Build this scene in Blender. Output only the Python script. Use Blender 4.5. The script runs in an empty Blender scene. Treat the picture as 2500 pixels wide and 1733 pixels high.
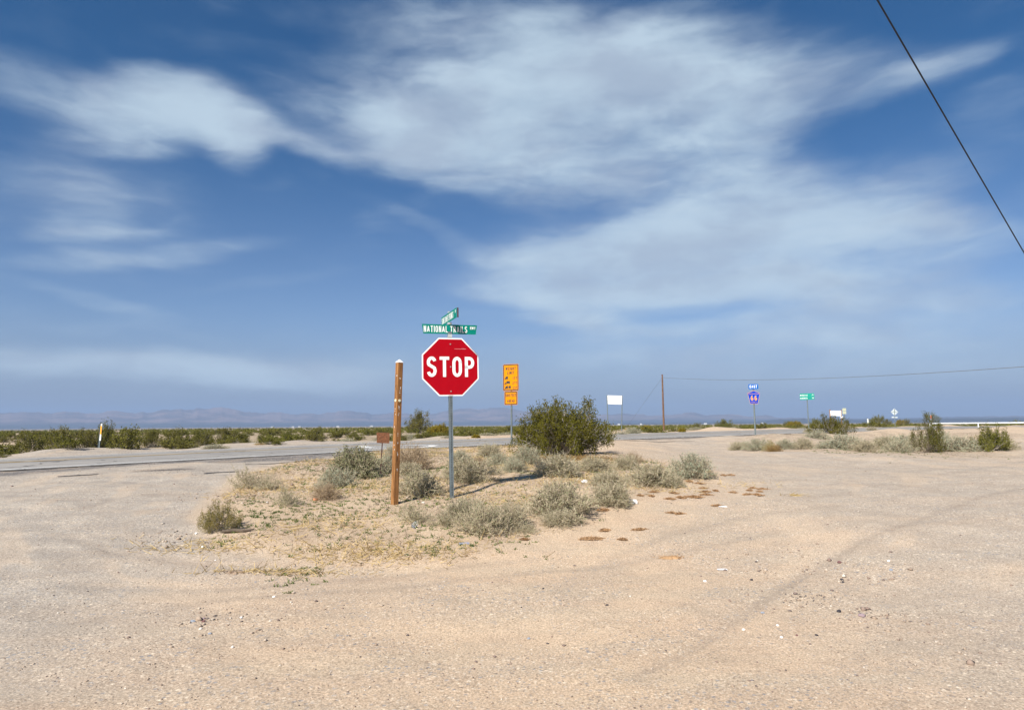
import bpy, math, random
import numpy as np
from mathutils import Vector, Matrix, Quaternion

# ------------------------------------------------------------------ camera
F, HY, ROLL = 1650.0, 1034.0, 0.0075          # focal length / horizon row in photo pixels (2500 x 1733)
pitch = math.atan((HY-866.5)/F)
CAM = np.array([0, 0, 1.5])
FW = np.array([0, math.cos(pitch), math.sin(pitch)])
up0 = np.array([0, -math.sin(pitch), math.cos(pitch)])
RT = math.cos(ROLL)*np.array([1., 0, 0]) - math.sin(ROLL)*up0
UP = math.cos(ROLL)*up0 + math.sin(ROLL)*np.array([1., 0, 0])
scene = bpy.context.scene
C = scene.collection
cam_d = bpy.data.cameras.new('camera'); cam = bpy.data.objects.new('camera', cam_d); C.objects.link(cam)
m = Matrix.Identity(4)
for i in range(3):
    m[i][0] = RT[i]; m[i][1] = UP[i]; m[i][2] = -FW[i]; m[i][3] = CAM[i]
cam.matrix_world = m
cam_d.sensor_width = 36; cam_d.lens = F/2500*36
cam_d.clip_start = .05; cam_d.clip_end = 40000
cam_d.dof.use_dof = True; cam_d.dof.focus_distance = 10.6; cam_d.dof.aperture_fstop = 4.0
scene.camera = cam

# ------------------------------------------------------------------ light
SUN = Vector((.394, .630, -.669)).normalized()     # direction the light travels
elev = math.asin(-SUN.z)
azim = math.atan2(-SUN.x, -SUN.y)                 # compass angle of the sun, from +Y towards +X
sd = bpy.data.lights.new('sun', 'SUN'); sd.energy = 4.2; sd.angle = math.radians(2.4); sd.color = (1, .955, .88)
so = bpy.data.objects.new('sun', sd); C.objects.link(so)
so.rotation_euler = SUN.to_track_quat('-Z', 'Y').to_euler()
scene.view_settings.view_transform = 'Standard'; scene.view_settings.look = 'None'
scene.view_settings.exposure = .86; scene.view_settings.gamma = 1
scene.render.engine = 'CYCLES'
scene.cycles.max_bounces = 5; scene.cycles.diffuse_bounces = 2; scene.cycles.transparent_max_bounces = 8
scene.cycles.use_denoising = True

world = bpy.data.worlds.new('World'); scene.world = world; world.use_nodes = True

class NT:
    def __init__(s, tree): s.t = tree; s.n = tree.nodes; s.l = tree.links
    def add(s, kind, **kw):
        n = s.n.new(kind)
        for k, v in kw.items():
            if k.startswith('i_'): n.inputs[k[2:].replace('_', ' ')].default_value = v
            else: setattr(n, k, v)
        return n
    def put(s, sock, v):
        if hasattr(v, 'is_output') or isinstance(v, bpy.types.NodeSocket): s.l.new(v, sock)
        else: sock.default_value = v
    def math(s, op, a, b=0., c=None, clamp=False):
        n = s.n.new('ShaderNodeMath'); n.operation = op; n.use_clamp = clamp
        s.put(n.inputs[0], a); s.put(n.inputs[1], b)
        if c is not None: s.put(n.inputs[2], c)
        return n.outputs[0]
    def vmath(s, op, a, b=(0, 0, 0)):
        n = s.n.new('ShaderNodeVectorMath'); n.operation = op
        s.put(n.inputs[0], a); s.put(n.inputs[1], b)
        return n.outputs['Value'] if op in ('LENGTH', 'DOT_PRODUCT', 'DISTANCE') else n.outputs['Vector']
    def mix(s, f, a, b, mode='MIX'):
        n = s.n.new('ShaderNodeMix'); n.data_type = 'RGBA'; n.blend_type = mode
        s.put(n.inputs[0], f); s.put(n.inputs[6], a); s.put(n.inputs[7], b)
        return n.outputs[2]
    def rng(s, v, a, b, c=0., d=1., smooth=True):
        n = s.n.new('ShaderNodeMapRange'); n.interpolation_type = 'SMOOTHSTEP' if smooth else 'LINEAR'; n.clamp = True
        s.put(n.inputs[0], v); n.inputs[1].default_value = a; n.inputs[2].default_value = b
        n.inputs[3].default_value = c; n.inputs[4].default_value = d
        return n.outputs[0]
    def noise(s, vec, scale, detail=4, rough=.5, dist=0., col=False):
        n = s.n.new('ShaderNodeTexNoise'); n.inputs['Scale'].default_value = scale; n.inputs['Detail'].default_value = detail
        n.inputs['Roughness'].default_value = rough; n.inputs['Distortion'].default_value = dist
        if vec is not None: s.l.new(vec, n.inputs['Vector'])
        return n.outputs['Color' if col else 'Fac']
    def mapping(s, vec, loc=(0, 0, 0), rot=(0, 0, 0), scale=(1, 1, 1), kind='POINT'):
        n = s.n.new('ShaderNodeMapping'); n.vector_type = kind
        s.l.new(vec, n.inputs['Vector'])
        n.inputs['Location'].default_value = loc; n.inputs['Rotation'].default_value = rot; n.inputs['Scale'].default_value = scale
        return n.outputs[0]

def ray(px, py):
    return FW + RT*(px-1250)/F - UP*(py-866.5)/F
def azel(px, py):
    d = ray(px, py); return math.atan2(d[0], d[1]), math.atan2(d[2], math.hypot(d[0], d[1]))

def build_world():
    w = NT(world.node_tree); w.n.clear()
    out = w.add('ShaderNodeOutputWorld'); bg = w.add('ShaderNodeBackground'); w.l.new(bg.outputs[0], out.inputs[0])
    sky = w.add('ShaderNodeTexSky'); sky.sky_type = 'NISHITA'; sky.sun_disc = False
    sky.sun_elevation = elev; sky.sun_rotation = azim
    sky.altitude = 700; sky.air_density = 1.0; sky.dust_density = 1.3; sky.ozone_density = 3.0
    tc = w.add('ShaderNodeTexCoord').outputs['Generated']
    sep = w.add('ShaderNodeSeparateXYZ'); w.l.new(tc, sep.inputs[0]); X, Y, Z = sep.outputs
    az = w.math('ARCTAN2', X, Y)
    hyp = w.math('SQRT', w.math('ADD', w.math('MULTIPLY', X, X), w.math('MULTIPLY', Y, Y)))
    el = w.math('ARCTAN2', Z, hyp)
    cb = w.add('ShaderNodeCombineXYZ'); w.l.new(az, cb.inputs[0]); w.l.new(el, cb.inputs[1]); P0 = cb.outputs[0]
    # domain warp, stretched sideways: wisps
    st = w.mapping(P0, scale=(1, 2.2, 1))
    n1 = w.noise(st, 3.5, 3, .5, col=True)
    n2 = w.noise(w.mapping(P0, scale=(1, 3.0, 1)), 13, 5, .6, col=True)
    wv = w.vmath('MULTIPLY', w.vmath('SUBTRACT', n1, (.5, .5, .5)), (.12, .05, 0))
    wv2 = w.vmath('MULTIPLY', w.vmath('SUBTRACT', n2, (.5, .5, .5)), (.030, .013, 0))
    P = w.vmath('ADD', w.vmath('ADD', P0, wv), wv2)
    blobs = [  # px, py, half width, half height, slope (deg, + = rising right), weight
        (400, 235, 150, 62, 8, .80), (520, 270, 125, 62, -12, .95), (600, 335, 70, 62, -35, .75), (330, 305, 175, 52, 3, .50),
        (250, 340, 150, 35, 5, .35), (760, 350, 120, 28, -14, .40), (690, 335, 80, 30, -20, .20),
        (985, 310, 120, 62, -10, .75), (960, 300, 300, 110, -8, .50), (1250, 250, 420, 150, 0, .62), (1450, 190, 420, 110, 0, .75),
        (1330, 390, 400, 90, -4, .62), (1400, 470, 210, 40, 8, .45), (1780, 350, 200, 130, 20, .55), (1900, 400, 110, 60, -10, .35),
        (1800, 215, 260, 110, 0, .60), (1100, 440, 190, 40, -15, .22), (2230, 190, 140, 35, 10, .5), (2120, 180, 150, 50, 0, .3),
        (1560, 140, 200, 60, 0, .5), (1650, 560, 430, 85, 6, .85), (1850, 610, 320, 110, 0, .70), (1500, 640, 380, 70, 4, .72),
        (1560, 715, 380, 42, -3, .90), (1330, 735, 160, 22, -5, .50), (2070, 500, 260, 70, 8, .42), (2230, 545, 190, 50, -14, .62),
        (1960, 700, 300, 38, -4, .55), (2150, 735, 260, 26, -2, .40), (1410, 778, 130, 34, -3, .70), (1370, 768, 45, 22, 0, .3),
        (1720, 800, 420, 20, 4, .35), (2060, 800, 260, 34, 0, .50), (1850, 850, 400, 30, 2, .30), (2350, 620, 220, 40, 5, .3),
        (250, 480, 210, 110, 10, .32), (215, 540, 60, 70, 0, .35), (430, 620, 270, 30, 14, .34), (300, 650, 190, 20, 8, .3), (240, 580, 120, 20, 12, .3),
        (650, 690, 230, 20, 14, .22), (1020, 550, 180, 26, -25, .26), (260, 745, 160, 18, -8, .4), (240, 800, 130, 18, 5, .25), (480, 820, 180, 16, -10, .2),
        (420, 890, 430, 34, -1, .85), (720, 912, 300, 30, -8, .62), (560, 930, 600, 34, 0, .35),
        (1900, 800, 620, 110, 0, .34), (1500, 900, 800, 60, 0, .30), (2250, 900, 400, 60, 0, .3), (2150, 620, 220, 150, 0, .22), (1150, 760, 300, 40, 0, .15),
        (100, 200, 160, 60, 0, .5), (90, 420, 120, 40, 0, .3), (2420, 260, 90, 60, 0, .3), (1250, 60, 500, 60, 0, .5)]
    tot = None
    for (px, py, hw, hh, sl, wt) in blobs:
        a0, e0 = azel(px, py)
        q = w.vmath('SUBTRACT', P, (a0, e0, 0))
        q = w.mapping(q, rot=(0, 0, -math.radians(sl)))
        L = w.vmath('LENGTH', w.vmath('MULTIPLY', q, (F/(hw*1.62), F/(hh*1.58), 0)))
        v = w.rng(L, 1.0, .12, 0, wt)
        tot = v if tot is None else w.math('SUBTRACT', w.math('ADD', tot, v), w.math('MULTIPLY', tot, v))
    fib = w.noise(w.mapping(P, rot=(0, 0, math.radians(-7)), scale=(1, 3.4, 1)), 7, 6, .5, .3)
    fine = w.noise(w.mapping(P, rot=(0, 0, math.radians(-5)), scale=(1, 3.2, 1)), 26, 5, .5, .3)
    low = w.noise(w.mapping(P0, scale=(1, 1.6, 1)), 5, 3, .5)
    tex = w.math('ADD', w.math('MULTIPLY', fib, .75), w.math('MULTIPLY', fine, .25))
    core = w.rng(tot, .55, 1.0, 0, .75)
    tf = w.rng(tex, .32, .66, .66, 1.28, False)
    tf = w.math('ADD', w.math('MULTIPLY', tf, w.math('SUBTRACT', 1.0, core)), w.math('MULTIPLY', core, 1.03))
    dens = w.rng(w.math('MULTIPLY', tot, tf), .05, 1.06)
    veil = w.math('MULTIPLY', w.rng(fib, .45, .75), w.rng(low, .4, .7, 0, .16))
    dens = w.math('ADD', dens, veil, clamp=True)
    shade = w.noise(w.mapping(P, loc=(3, 1, 0), scale=(1, 2.0, 1)), 6.5, 4, .5)
    ccol = w.mix(w.rng(shade, .38, .66), (6.4, 7.9, 9.2, 1), (5.1, 6.2, 7.6, 1))
    dens = w.math('MULTIPLY', dens, .90)
    # a low grey-mauve layer hugging the horizon
    hz = w.math('MULTIPLY', w.rng(el, .17, .0), .62)
    tint = w.mix(w.rng(el, .08, .48), (.92, 1.0, 1.16, 1), (.20, .66, .98, 1))
    skyc = w.mix(1.0, sky.outputs[0], tint, 'MULTIPLY')
    skyc = w.mix(hz, skyc, (3.0, 3.3, 4.7, 1))
    final = w.mix(dens, skyc, ccol)
    w.l.new(final, bg.inputs[0]); bg.inputs[1].default_value = .05
build_world()

# ------------------------------------------------------------------ ground shape
TBL = np.array([[0, 0], [5, 0], [7, .05], [9, .2], [10.8, .33], [13, .42], [16, .5], [20, .55], [30, .62], [45, .76], [60, .88], [90, .84], [150, .45],
                [2500, -6], [4200, -8], [4800, -8], [6500, 0], [15000, 20]], float)
def G(x, y): return np.interp(np.hypot(x, y), TBL[:, 0], TBL[:, 1])
def gp(px, py, n=1200):
    """the point of the smooth ground seen at a photo pixel"""
    d = ray(px, py); t = np.geomspace(2, 12000, n); P = CAM + t[:, None]*d
    h = P[:, 2]-G(P[:, 0], P[:, 1])
    if not (h < 0).any(): return None
    i = max(1, int(np.argmax(h < 0))); a = h[i-1]/(h[i-1]-h[i])
    return P[i-1]*(1-a) + P[i]*a
def depth(P): return float(np.dot(np.array(P)-CAM, FW))
def mpp(P): return depth(P)/F                    # metres per photo pixel at a point
def at_depth_y(px, py, Y):
    d = ray(px, py); return CAM + d*(Y/d[1])

def hash2(ix, iy, s):
    n = (ix.astype(np.int64)*374761393 + iy.astype(np.int64)*668265263 + s*1442695041) & 0x7fffffff
    n = ((n ^ (n >> 13))*1274126177) & 0x7fffffff
    n = (n ^ (n >> 16)) & 0x7fffffff
    return (n % 100003)/100003.
def vnoise(x, y, s=0):
    ix = np.floor(x); iy = np.floor(y); fx = x-ix; fy = y-iy
    fx = fx*fx*(3-2*fx); fy = fy*fy*(3-2*fy)
    a = hash2(ix, iy, s); b = hash2(ix+1, iy, s); c = hash2(ix, iy+1, s); d = hash2(ix+1, iy+1, s)
    return (a*(1-fx)+b*fx)*(1-fy) + (c*(1-fx)+d*fx)*fy
def fbm(x, y, octv=4, s=0, g=.5):
    v = 0; a = 1; t = 0
    for o in range(octv):
        v = v + a*(vnoise(x*2**o+17*o, y*2**o-9*o, s+o)-.5); t += a; a *= g
    return v/t*2
def seg_dist(x, y, pts):
    best = np.full(np.shape(x), 1e9)
    for (ax, ay), (bx, by) in zip(pts[:-1], pts[1:]):
        dx, dy = bx-ax, by-ay; L = dx*dx+dy*dy
        t = np.clip(((x-ax)*dx+(y-ay)*dy)/L, 0, 1)
        best = np.minimum(best, np.hypot(x-ax-t*dx, y-ay-t*dy))
    return best
def in_poly(x, y, pts):
    r = np.zeros(np.shape(x), bool); n = len(pts)
    for i in range(n):
        ax, ay = pts[i]; bx, by = pts[(i+1) % n]
        c = ((ay > y) != (by > y))
        with np.errstate(divide='ignore', invalid='ignore'):
            xx = (bx-ax)*(y-ay)/((by-ay) if by != ay else 1e-9)+ax
        r ^= c & (x < xx)
    return r
def smooth(a, b, v):
    t = np.clip((v-a)/(b-a), 0, 1); return t*t*(3-2*t)
def curve(pix, n=90):
    P = np.array([gp(*q)[:2] for q in pix])
    L = np.r_[0, np.cumsum(np.hypot(*np.diff(P, axis=0).T))]; s = np.linspace(0, L[-1], n)
    k = 3
    cx = np.polyfit(L, P[:, 0], k); cy = np.polyfit(L, P[:, 1], k)
    return np.c_[np.polyval(cx, s), np.polyval(cy, s)]
NEAR = curve([(208, 1137), (620, 1115), (1100, 1091), (1250, 1084.5), (1500, 1074), (1700, 1066), (1845, 1061), (2000, 1056)])
FAR = curve([(208, 1111), (620, 1095), (850, 1083), (1100, 1073), (1250, 1068.5), (1500, 1060), (1845, 1050), (2000, 1046)])
def extend(c, a, b):
    d0 = c[0]-c[3]; d0 /= np.hypot(*d0); d1 = c[-1]-c[-4]; d1 /= np.hypot(*d1)
    pre = [c[0]+d0*t for t in np.linspace(a, a/12, 12)]
    post = []; p = c[-1].copy(); d = d1.copy()
    for i in range(40):
        an = -.006; d = np.array([d[0]*math.cos(an)-d[1]*math.sin(an), d[0]*math.sin(an)+d[1]*math.cos(an)])
        p = p+d*b/40; post.append(p.copy())
    return np.array(pre+list(c)+post)
NEAR = extend(NEAR, 30, 110); FAR = extend(FAR, 34, 110)
AX = (NEAR+FAR)/2
road_poly = np.r_[NEAR, FAR[::-1]]

_d0 = FAR[0]-FAR[1]; _d0 /= np.hypot(*_d0); _d1 = FAR[-1]-FAR[-2]; _d1 /= np.hypot(*_d1)
BEYOND = [tuple(p) for p in FAR[::4]]+[tuple(FAR[-1]), tuple(FAR[-1]+_d1*2e4), (0, 4e4), (-4e4, 0), tuple(FAR[0]+_d0*2e4)]
def G(x, y):
    x = np.asarray(x, float); y = np.asarray(y, float)
    z = np.interp(np.hypot(x, y), TBL[:, 0], TBL[:, 1])
    return z-.50*smooth(1.2, 9, seg_dist(x, y, FAR[::4]))*in_poly(x, y, BEYOND)
def px_xy(*q): return [tuple(gp(*p)[:2]) for p in q]
ISLAND = px_xy((500, 1260), (600, 1165), (800, 1118), (960, 1098), (1230, 1092), (1520, 1112), (1745, 1160), (1690, 1190), (1560, 1225), (1470, 1285), (1300, 1312), (1100, 1375), (820, 1350), (620, 1335))
RISLAND = px_xy((1790, 1080), (1850, 1066), (2010, 1060), (2250, 1057), (2480, 1060), (2480, 1110), (2290, 1115), (2050, 1107), (1900, 1103))
BERMS = []     # x, y, radius x, radius y, height
def berm(px, py, wpx, h, ratio=.6):
    P = gp(px, py); BERMS.append((P[0], P[1], wpx*mpp(P)/2, wpx*mpp(P)/2*ratio, h*(.35 if ratio == .8 else .7)))
berm(2125, 1071, 230, .42, .45); berm(1900, 1080, 170, .22, .4); berm(2260, 1075, 200, .35, .5); berm(2420, 1078, 200, .3, .5); berm(2010, 1073, 120, .18, .5)
for q in [(500, 1082, 240, .38), (610, 1072, 180, .3), (870, 1075, 200, .4), (700, 1066, 160, .3), (1180, 1066, 200, .45), (1290, 1062, 150, .35), (1560, 1054, 160, .35), (1700, 1052, 200, .4), (1790, 1050, 150, .35), (1910, 1046, 140, .35), (2110, 1040, 120, .3), (330, 1080, 200, .3), (100, 1090, 220, .4)]:
    berm(*q, ratio=.8)
def in_hull(x, y, poly, soft):
    i = in_poly(x, y, poly); d = seg_dist(x, y, list(poly)+[poly[0]])
    return smooth(-soft, soft, np.where(i, d, -d))
TRACKS = [px_xy((1560, 1640), (1720, 1560), (1850, 1472), (1960, 1405), (2100, 1325), (2290, 1248), (2480, 1190)),
          px_xy((160, 1360), (250, 1345), (330, 1325), (430, 1330)), px_xy((150, 1300), (300, 1345), (560, 1380)),
          px_xy((1500, 1350), (1650, 1295), (1800, 1262), (2050, 1235)), px_xy((208, 1500), (600, 1450), (1000, 1425), (1500, 1370), (1900, 1290)),
          px_xy((208, 1235), (330, 1210), (480, 1200)), px_xy((208, 1420), (500, 1432), (900, 1405), (1300, 1360))]
PATCH = px_xy((355, 1158), (400, 1156.5), (450, 1154))
def H(x, y, detail=True):
    x = np.asarray(x, float); y = np.asarray(y, float); z = G(x, y); r = np.hypot(x, y)
    dr = np.where(in_poly(x, y, road_poly), 0, np.minimum(seg_dist(x, y, NEAR[::3]), seg_dist(x, y, FAR[::3])))
    off = smooth(.4, 3.0, dr)
    z = z + in_hull(x, y, ISLAND, .5)*.035*(1+.8*fbm(x*.9, y*.9, 3, 5))
    for (bx, by, rx, ry, h) in BERMS:
        z = z + off*h*np.exp(-(((x-bx)/rx)**2+((y-by)/ry)**2)*1.5)*(1+.45*fbm(x*.7, y*.7, 3, 8))
    z = z + off*fbm(x*.25, y*.25, 3, 11)*np.clip(r/80, .02, .35)
    if detail:
        z = z + smooth(.1, .6, dr)*fbm(x*1.6, y*1.6, 4, 21)*.022*(r < 80)
        w = TRACKS[0]; z = z - .018*np.exp(-(seg_dist(x, y, w)/.13)**2)
        for w in TRACKS[1:]: z = z - .010*np.exp(-(seg_dist(x, y, w)/.10)**2)
    z = z - .035*(1-smooth(.0, .25, dr))*(r < 300) - .10*in_poly(x, y, road_poly)*smooth(.3, 1, np.minimum(seg_dist(x, y, NEAR[::3]), seg_dist(x, y, FAR[::3])))
    return z
def Hp(P): return float(H(np.array([P[0]]), np.array([P[1]]))[0])

# ------------------------------------------------------------------ helpers for objects
def tag(o, label=None, cat=None, group=None, kind=None):
    if label: o['label'] = label
    if cat: o['category'] = cat
    if group: o['group'] = group
    if kind: o['kind'] = kind
    return o
class MB:
    def __init__(s): s.v = []; s.f = []; s.m = []
    def add(s, vs, fs, mi=0):
        b = len(s.v); s.v += [tuple(p) for p in vs]; s.f += [tuple(i+b for i in f) for f in fs]; s.m += [mi]*len(fs)
    def box(s, c, d, mi=0, M=None):
        x, y, z = c; a, b, e = d[0]/2, d[1]/2, d[2]/2
        vs = [Vector((x+i*a, y+j*b, z+k*e)) for i in (-1, 1) for j in (-1, 1) for k in (-1, 1)]
        if M: vs = [M @ v for v in vs]
        s.add(vs, [(0, 1, 3, 2), (4, 6, 7, 5), (0, 4, 5, 1), (2, 3, 7, 6), (0, 2, 6, 4), (1, 5, 7, 3)], mi)
    def prism(s, pts, y0, y1, mi=0):
        """outline in x/z extruded from y0 (front) to y1"""
        n = len(pts)
        s.add([(p[0], y0, p[1]) for p in pts]+[(p[0], y1, p[1]) for p in pts],
              [tuple(range(n)), tuple(range(2*n-1, n-1, -1))]+[(i, i+n, (i+1) % n+n, (i+1) % n) for i in range(n)], mi)
    def ring(s, outer, inner, y0, y1, mi=0):
        n = len(outer)
        s.add([(p[0], y, p[1]) for y in (y0, y1) for p in list(outer)+list(inner)],
              [q for i in range(n) for j in [(i+1) % n] for q in
               ((i, j, n+j, n+i), (2*n+i, 3*n+i, 3*n+j, 2*n+j), (i, 2*n+i, 2*n+j, j), (n+i, n+j, 3*n+j, 3*n+i))], mi)
    def tube(s, pts, rad, seg=8, mi=0, cap=True):
        pts = [Vector(p) for p in pts]; n = len(pts); rad = rad if hasattr(rad, '__len__') else [rad]*n
        vs = []
        for i, p in enumerate(pts):
            t = (pts[min(i+1, n-1)]-pts[max(i-1, 0)]).normalized()
            a = t.orthogonal().normalized() if abs(t.z) < .9 else t.cross(Vector((0, 1, 0))).normalized(); b = t.cross(a)
            vs += [p+(a*math.cos(2*math.pi*k/seg)+b*math.sin(2*math.pi*k/seg))*rad[i] for k in range(seg)]
        fs = [(i*seg+k, i*seg+(k+1) % seg, (i+1)*seg+(k+1) % seg, (i+1)*seg+k) for i in range(n-1) for k in range(seg)]
        if cap: fs += [tuple(range(seg-1, -1, -1)), tuple(range((n-1)*seg, n*seg))]
        s.add(vs, fs, mi)
    def mesh(s, name, mats):
        me = bpy.data.meshes.new(name); me.from_pydata(s.v, [], s.f)
        for mt in (mats if isinstance(mats, (list, tuple)) else [mats]): me.materials.append(mt)
        me.polygons.foreach_set('material_index', s.m); me.update(); return me
    def build(s, name, mats, parent=None, **kw):
        return link(name, s.mesh(name, mats), parent, **kw)
def link(name, me, parent=None, loc=None):
    o = bpy.data.objects.new(name, me); C.objects.link(o)
    if parent: o.parent = parent
    if loc is not None: o.location = loc
    return o
def empty(name, loc, rotz=0, label=None, cat=None, group=None, kind=None):
    o = bpy.data.objects.new(name, None); C.objects.link(o); o.location = tuple(loc); o.rotation_euler = (0, 0, rotz)
    o.empty_display_size = .1
    return tag(o, label, cat, group, kind)
def np_mesh(name, V, Fq, mat):
    V = np.asarray(V, np.float32); Fq = np.asarray(Fq, np.int32); k = Fq.shape[1]
    me = bpy.data.meshes.new(name); me.vertices.add(len(V)); me.vertices.foreach_set('co', V.ravel())
    me.loops.add(Fq.size); me.loops.foreach_set('vertex_index', Fq.ravel())
    me.polygons.add(len(Fq)); me.polygons.foreach_set('loop_start', np.arange(0, Fq.size, k, dtype=np.int32))
    me.update(calc_edges=True)
    me.materials.append(mat); return me
def attr(me, name, arr):
    a = me.attributes.new(name, 'FLOAT', 'POINT'); a.data.foreach_set('value', np.asarray(arr, np.float32))

def new_mat(name, rough=.7, spec=.3):
    mt = bpy.data.materials.new(name); mt.use_nodes = True; w = NT(mt.node_tree)
    b = w.n['Principled BSDF']; b.inputs['Roughness'].default_value = rough; b.inputs['Specular IOR Level'].default_value = spec
    return mt, w, b
def paint(name, col, rough=.5, var=.12, scale=6, metal=0., dirt=None, spec=.4, bump=0.):
    mt, w, b = new_mat(name, rough, spec); b.inputs['Metallic'].default_value = metal
    tc = w.add('ShaderNodeTexCoord').outputs['Object']
    n = w.noise(tc, scale, 6, .65)
    c = w.mix(w.rng(n, .3, .7), tuple(x*(1-var) for x in col)+(1,), tuple(min(1, x*(1+var)) for x in col)+(1,))
    if dirt:
        n2 = w.noise(tc, scale*3.3, 8, .7)
        c = w.mix(w.math('MULTIPLY', w.rng(n2, .55, .75), dirt[1]), c, tuple(dirt[0])+(1,))
    w.l.new(c, b.inputs['Base Color'])
    if bump:
        bp = w.add('ShaderNodeBump', i_Strength=bump, i_Distance=.01); w.l.new(w.noise(tc, scale*8, 4), bp.inputs['Height']); w.l.new(bp.outputs[0], b.inputs['Normal'])
    return mt
def leafmat(name, a, b_, c_=None, trans=.25, scale=3.0):
    """leaf colour: a/b by place in the plant, hue shift by plant"""
    mt = bpy.data.materials.new(name); mt.use_nodes = True; w = NT(mt.node_tree); w.n.clear()
    out = w.add('ShaderNodeOutputMaterial'); tc = w.add('ShaderNodeTexCoord').outputs['Object']
    oi = w.add('ShaderNodeObjectInfo').outputs['Random']
    n = w.noise(tc, scale, 3, .6); wn = w.add('ShaderNodeTexWhiteNoise'); 
    w.l.new(w.vmath('SNAP', tc, (.02, .02, .02)), wn.inputs['Vector'])
    f = w.math('ADD', w.rng(n, .32, .68, 0, .7), w.math('MULTIPLY', wn.outputs['Value'], .3))
    col = w.mix(f, a+(1,), b_+(1,))
    if c_: col = w.mix(w.rng(oi, .2, 1, 0, .75, False), col, c_+(1,))
    d = w.add('ShaderNodeBsdfDiffuse'); t = w.add('ShaderNodeBsdfTranslucent'); mx = w.add('ShaderNodeMixShader'); mx.inputs[0].default_value = trans
    w.l.new(col, d.inputs[0]); w.l.new(col, t.inputs[0]); w.l.new(d.outputs[0], mx.inputs[1]); w.l.new(t.outputs[0], mx.inputs[2]); w.l.new(mx.outputs[0], out.inputs[0])
    return mt

# ------------------------------------------------------------------ materials
M = {}
M['galv'] = paint('galvanised_steel', (.15, .18, .19), .6, .2, 9, .2)
M['galv_dark'] = paint('weathered_steel', (.17, .20, .20), .6, .15, 9, .2)
M['hole'] = paint('hole_dark', (.012, .013, .015), .9)
M['red'] = paint('sign_red', (.38, .001, .008), .6, .07, 3, dirt=((.5, .06, .07), .12), spec=.08)
M['white'] = paint('sign_white', (.90, .89, .86), .6, .03, 5, dirt=((.7, .66, .6), .15), spec=.15)
M['green'] = paint('sign_green', (.002, .20, .15), .6, .1, 5, spec=.08)
M['blue'] = paint('sign_blue', (.001, .055, .45), .6, .1, 4, spec=.05)
M['blue2'] = paint('sign_blue_light', (.004, .12, .46), .6, .1, 4, spec=.05)
M['yellow'] = paint('sign_yellow', (.72, .245, .002), .6, .05, 4, spec=.08)
M['black'] = paint('sign_black', (.03, .035, .03), .6)
M['orange'] = paint('sign_orange', (.85, .36, .06), .5)
M['alu'] = paint('bare_aluminium', (.55, .58, .56), .45, .12, 8, .3)
M['rust'] = paint('rust', (.19, .075, .035), .9, .55, 45, dirt=((.50, .27, .08), .95), bump=.4)
M['rust_dark'] = paint('rust_dark', (.075, .035, .028), .9, .3, 14)
M['rivet'] = paint('bolt_grey', (.42, .42, .38), .4, .1, 30, .5)
M['pole'] = paint('pole_wood', (.16, .085, .045), .9, .3, 3)
M['cable'] = paint('cable_black', (.012, .013, .016), .6)
M['cable_grey'] = paint('cable_grey', (.16, .17, .18), .6)
M['plasticyellow'] = paint('yellow_plastic', (.70, .46, .02), .5)
M['disc'] = paint('cream_disc', (.80, .76, .46), .5, .1)
M['litter'] = paint('litter_white', (.8, .8, .8), .6)
M['stone'] = paint('pale_stone', (.62, .55, .46), .85, .25, 9)
M['greylitter'] = paint('grey_plastic', (.33, .34, .42), .5)
M['straw'] = leafmat('straw', (.34, .24, .10), (.66, .50, .25), trans=.2, scale=6)
M['wood'] = None
def wood_mat():
    mt, w, b = new_mat('post_wood', .8, .2); tc = w.add('ShaderNodeTexCoord').outputs['Object']
    g = w.noise(w.mapping(tc, scale=(40, 40, 1.3)), 2.2, 6, .65, 1.0)
    c = w.mix(w.rng(g, .35, .65), (.15, .066, .022, 1), (.43, .205, .072, 1))
    g2 = w.noise(w.mapping(tc, scale=(16, 16, .5)), 3.0, 3, .6)
    c = w.mix(w.rng(g2, .62, .74, 0, .6), c, (.07, .035, .016, 1))
    w.l.new(c, b.inputs['Base Color'])
    bp = w.add('ShaderNodeBump', i_Strength=.5, i_Distance=.004); w.l.new(g, bp.inputs['Height']); w.l.new(bp.outputs[0], b.inputs['Normal'])
    return mt
M['wood'] = wood_mat()
M['creosote'] = leafmat('creosote_leaf', (.055, .060, .012), (.165, .145, .026), (.16, .135, .012), scale=5)
M['creosote_far'] = leafmat('creosote_far_leaf', (.105, .110, .020), (.20, .185, .040), (.15, .125, .04), trans=.2)
M['yellowbush'] = leafmat('yellow_bush_leaf', (.22, .17, .02), (.32, .24, .03))
M['tanbush'] = leafmat('tan_twig', (.33, .24, .15), (.48, .37, .25))
M['bark'] = paint('shrub_bark', (.30, .26, .21), .9, .3, 12)
M['bark_dark'] = paint('shrub_bark_dark', (.12, .09, .065), .9, .3, 12)
M['greytwig'] = leafmat('grey_twig', (.24, .195, .125), (.66, .565, .40), (.48, .40, .28), trans=.15, scale=3)
M['sageleaf'] = leafmat('sage_leaf', (.20, .20, .10), (.48, .44, .27), (.34, .34, .19), trans=.2, scale=2)
M['silver'] = leafmat('silver_leaf', (.22, .25, .16), (.46, .47, .33), (.34, .37, .26), trans=.2, scale=2)
M['oliveleaf'] = leafmat('olive_leaf', (.16, .165, .075), (.34, .33, .19), trans=.2, scale=2)
M['olivegold'] = leafmat('olive_gold_leaf', (.12, .11, .03), (.36, .28, .10), trans=.2, scale=4)
M['sprig'] = leafmat('green_sprig', (.075, .12, .03), (.19, .23, .07), trans=.3, scale=1)
M['tumble'] = leafmat('tumble_brown', (.20, .12, .045), (.30, .19, .07), trans=.1)
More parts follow.
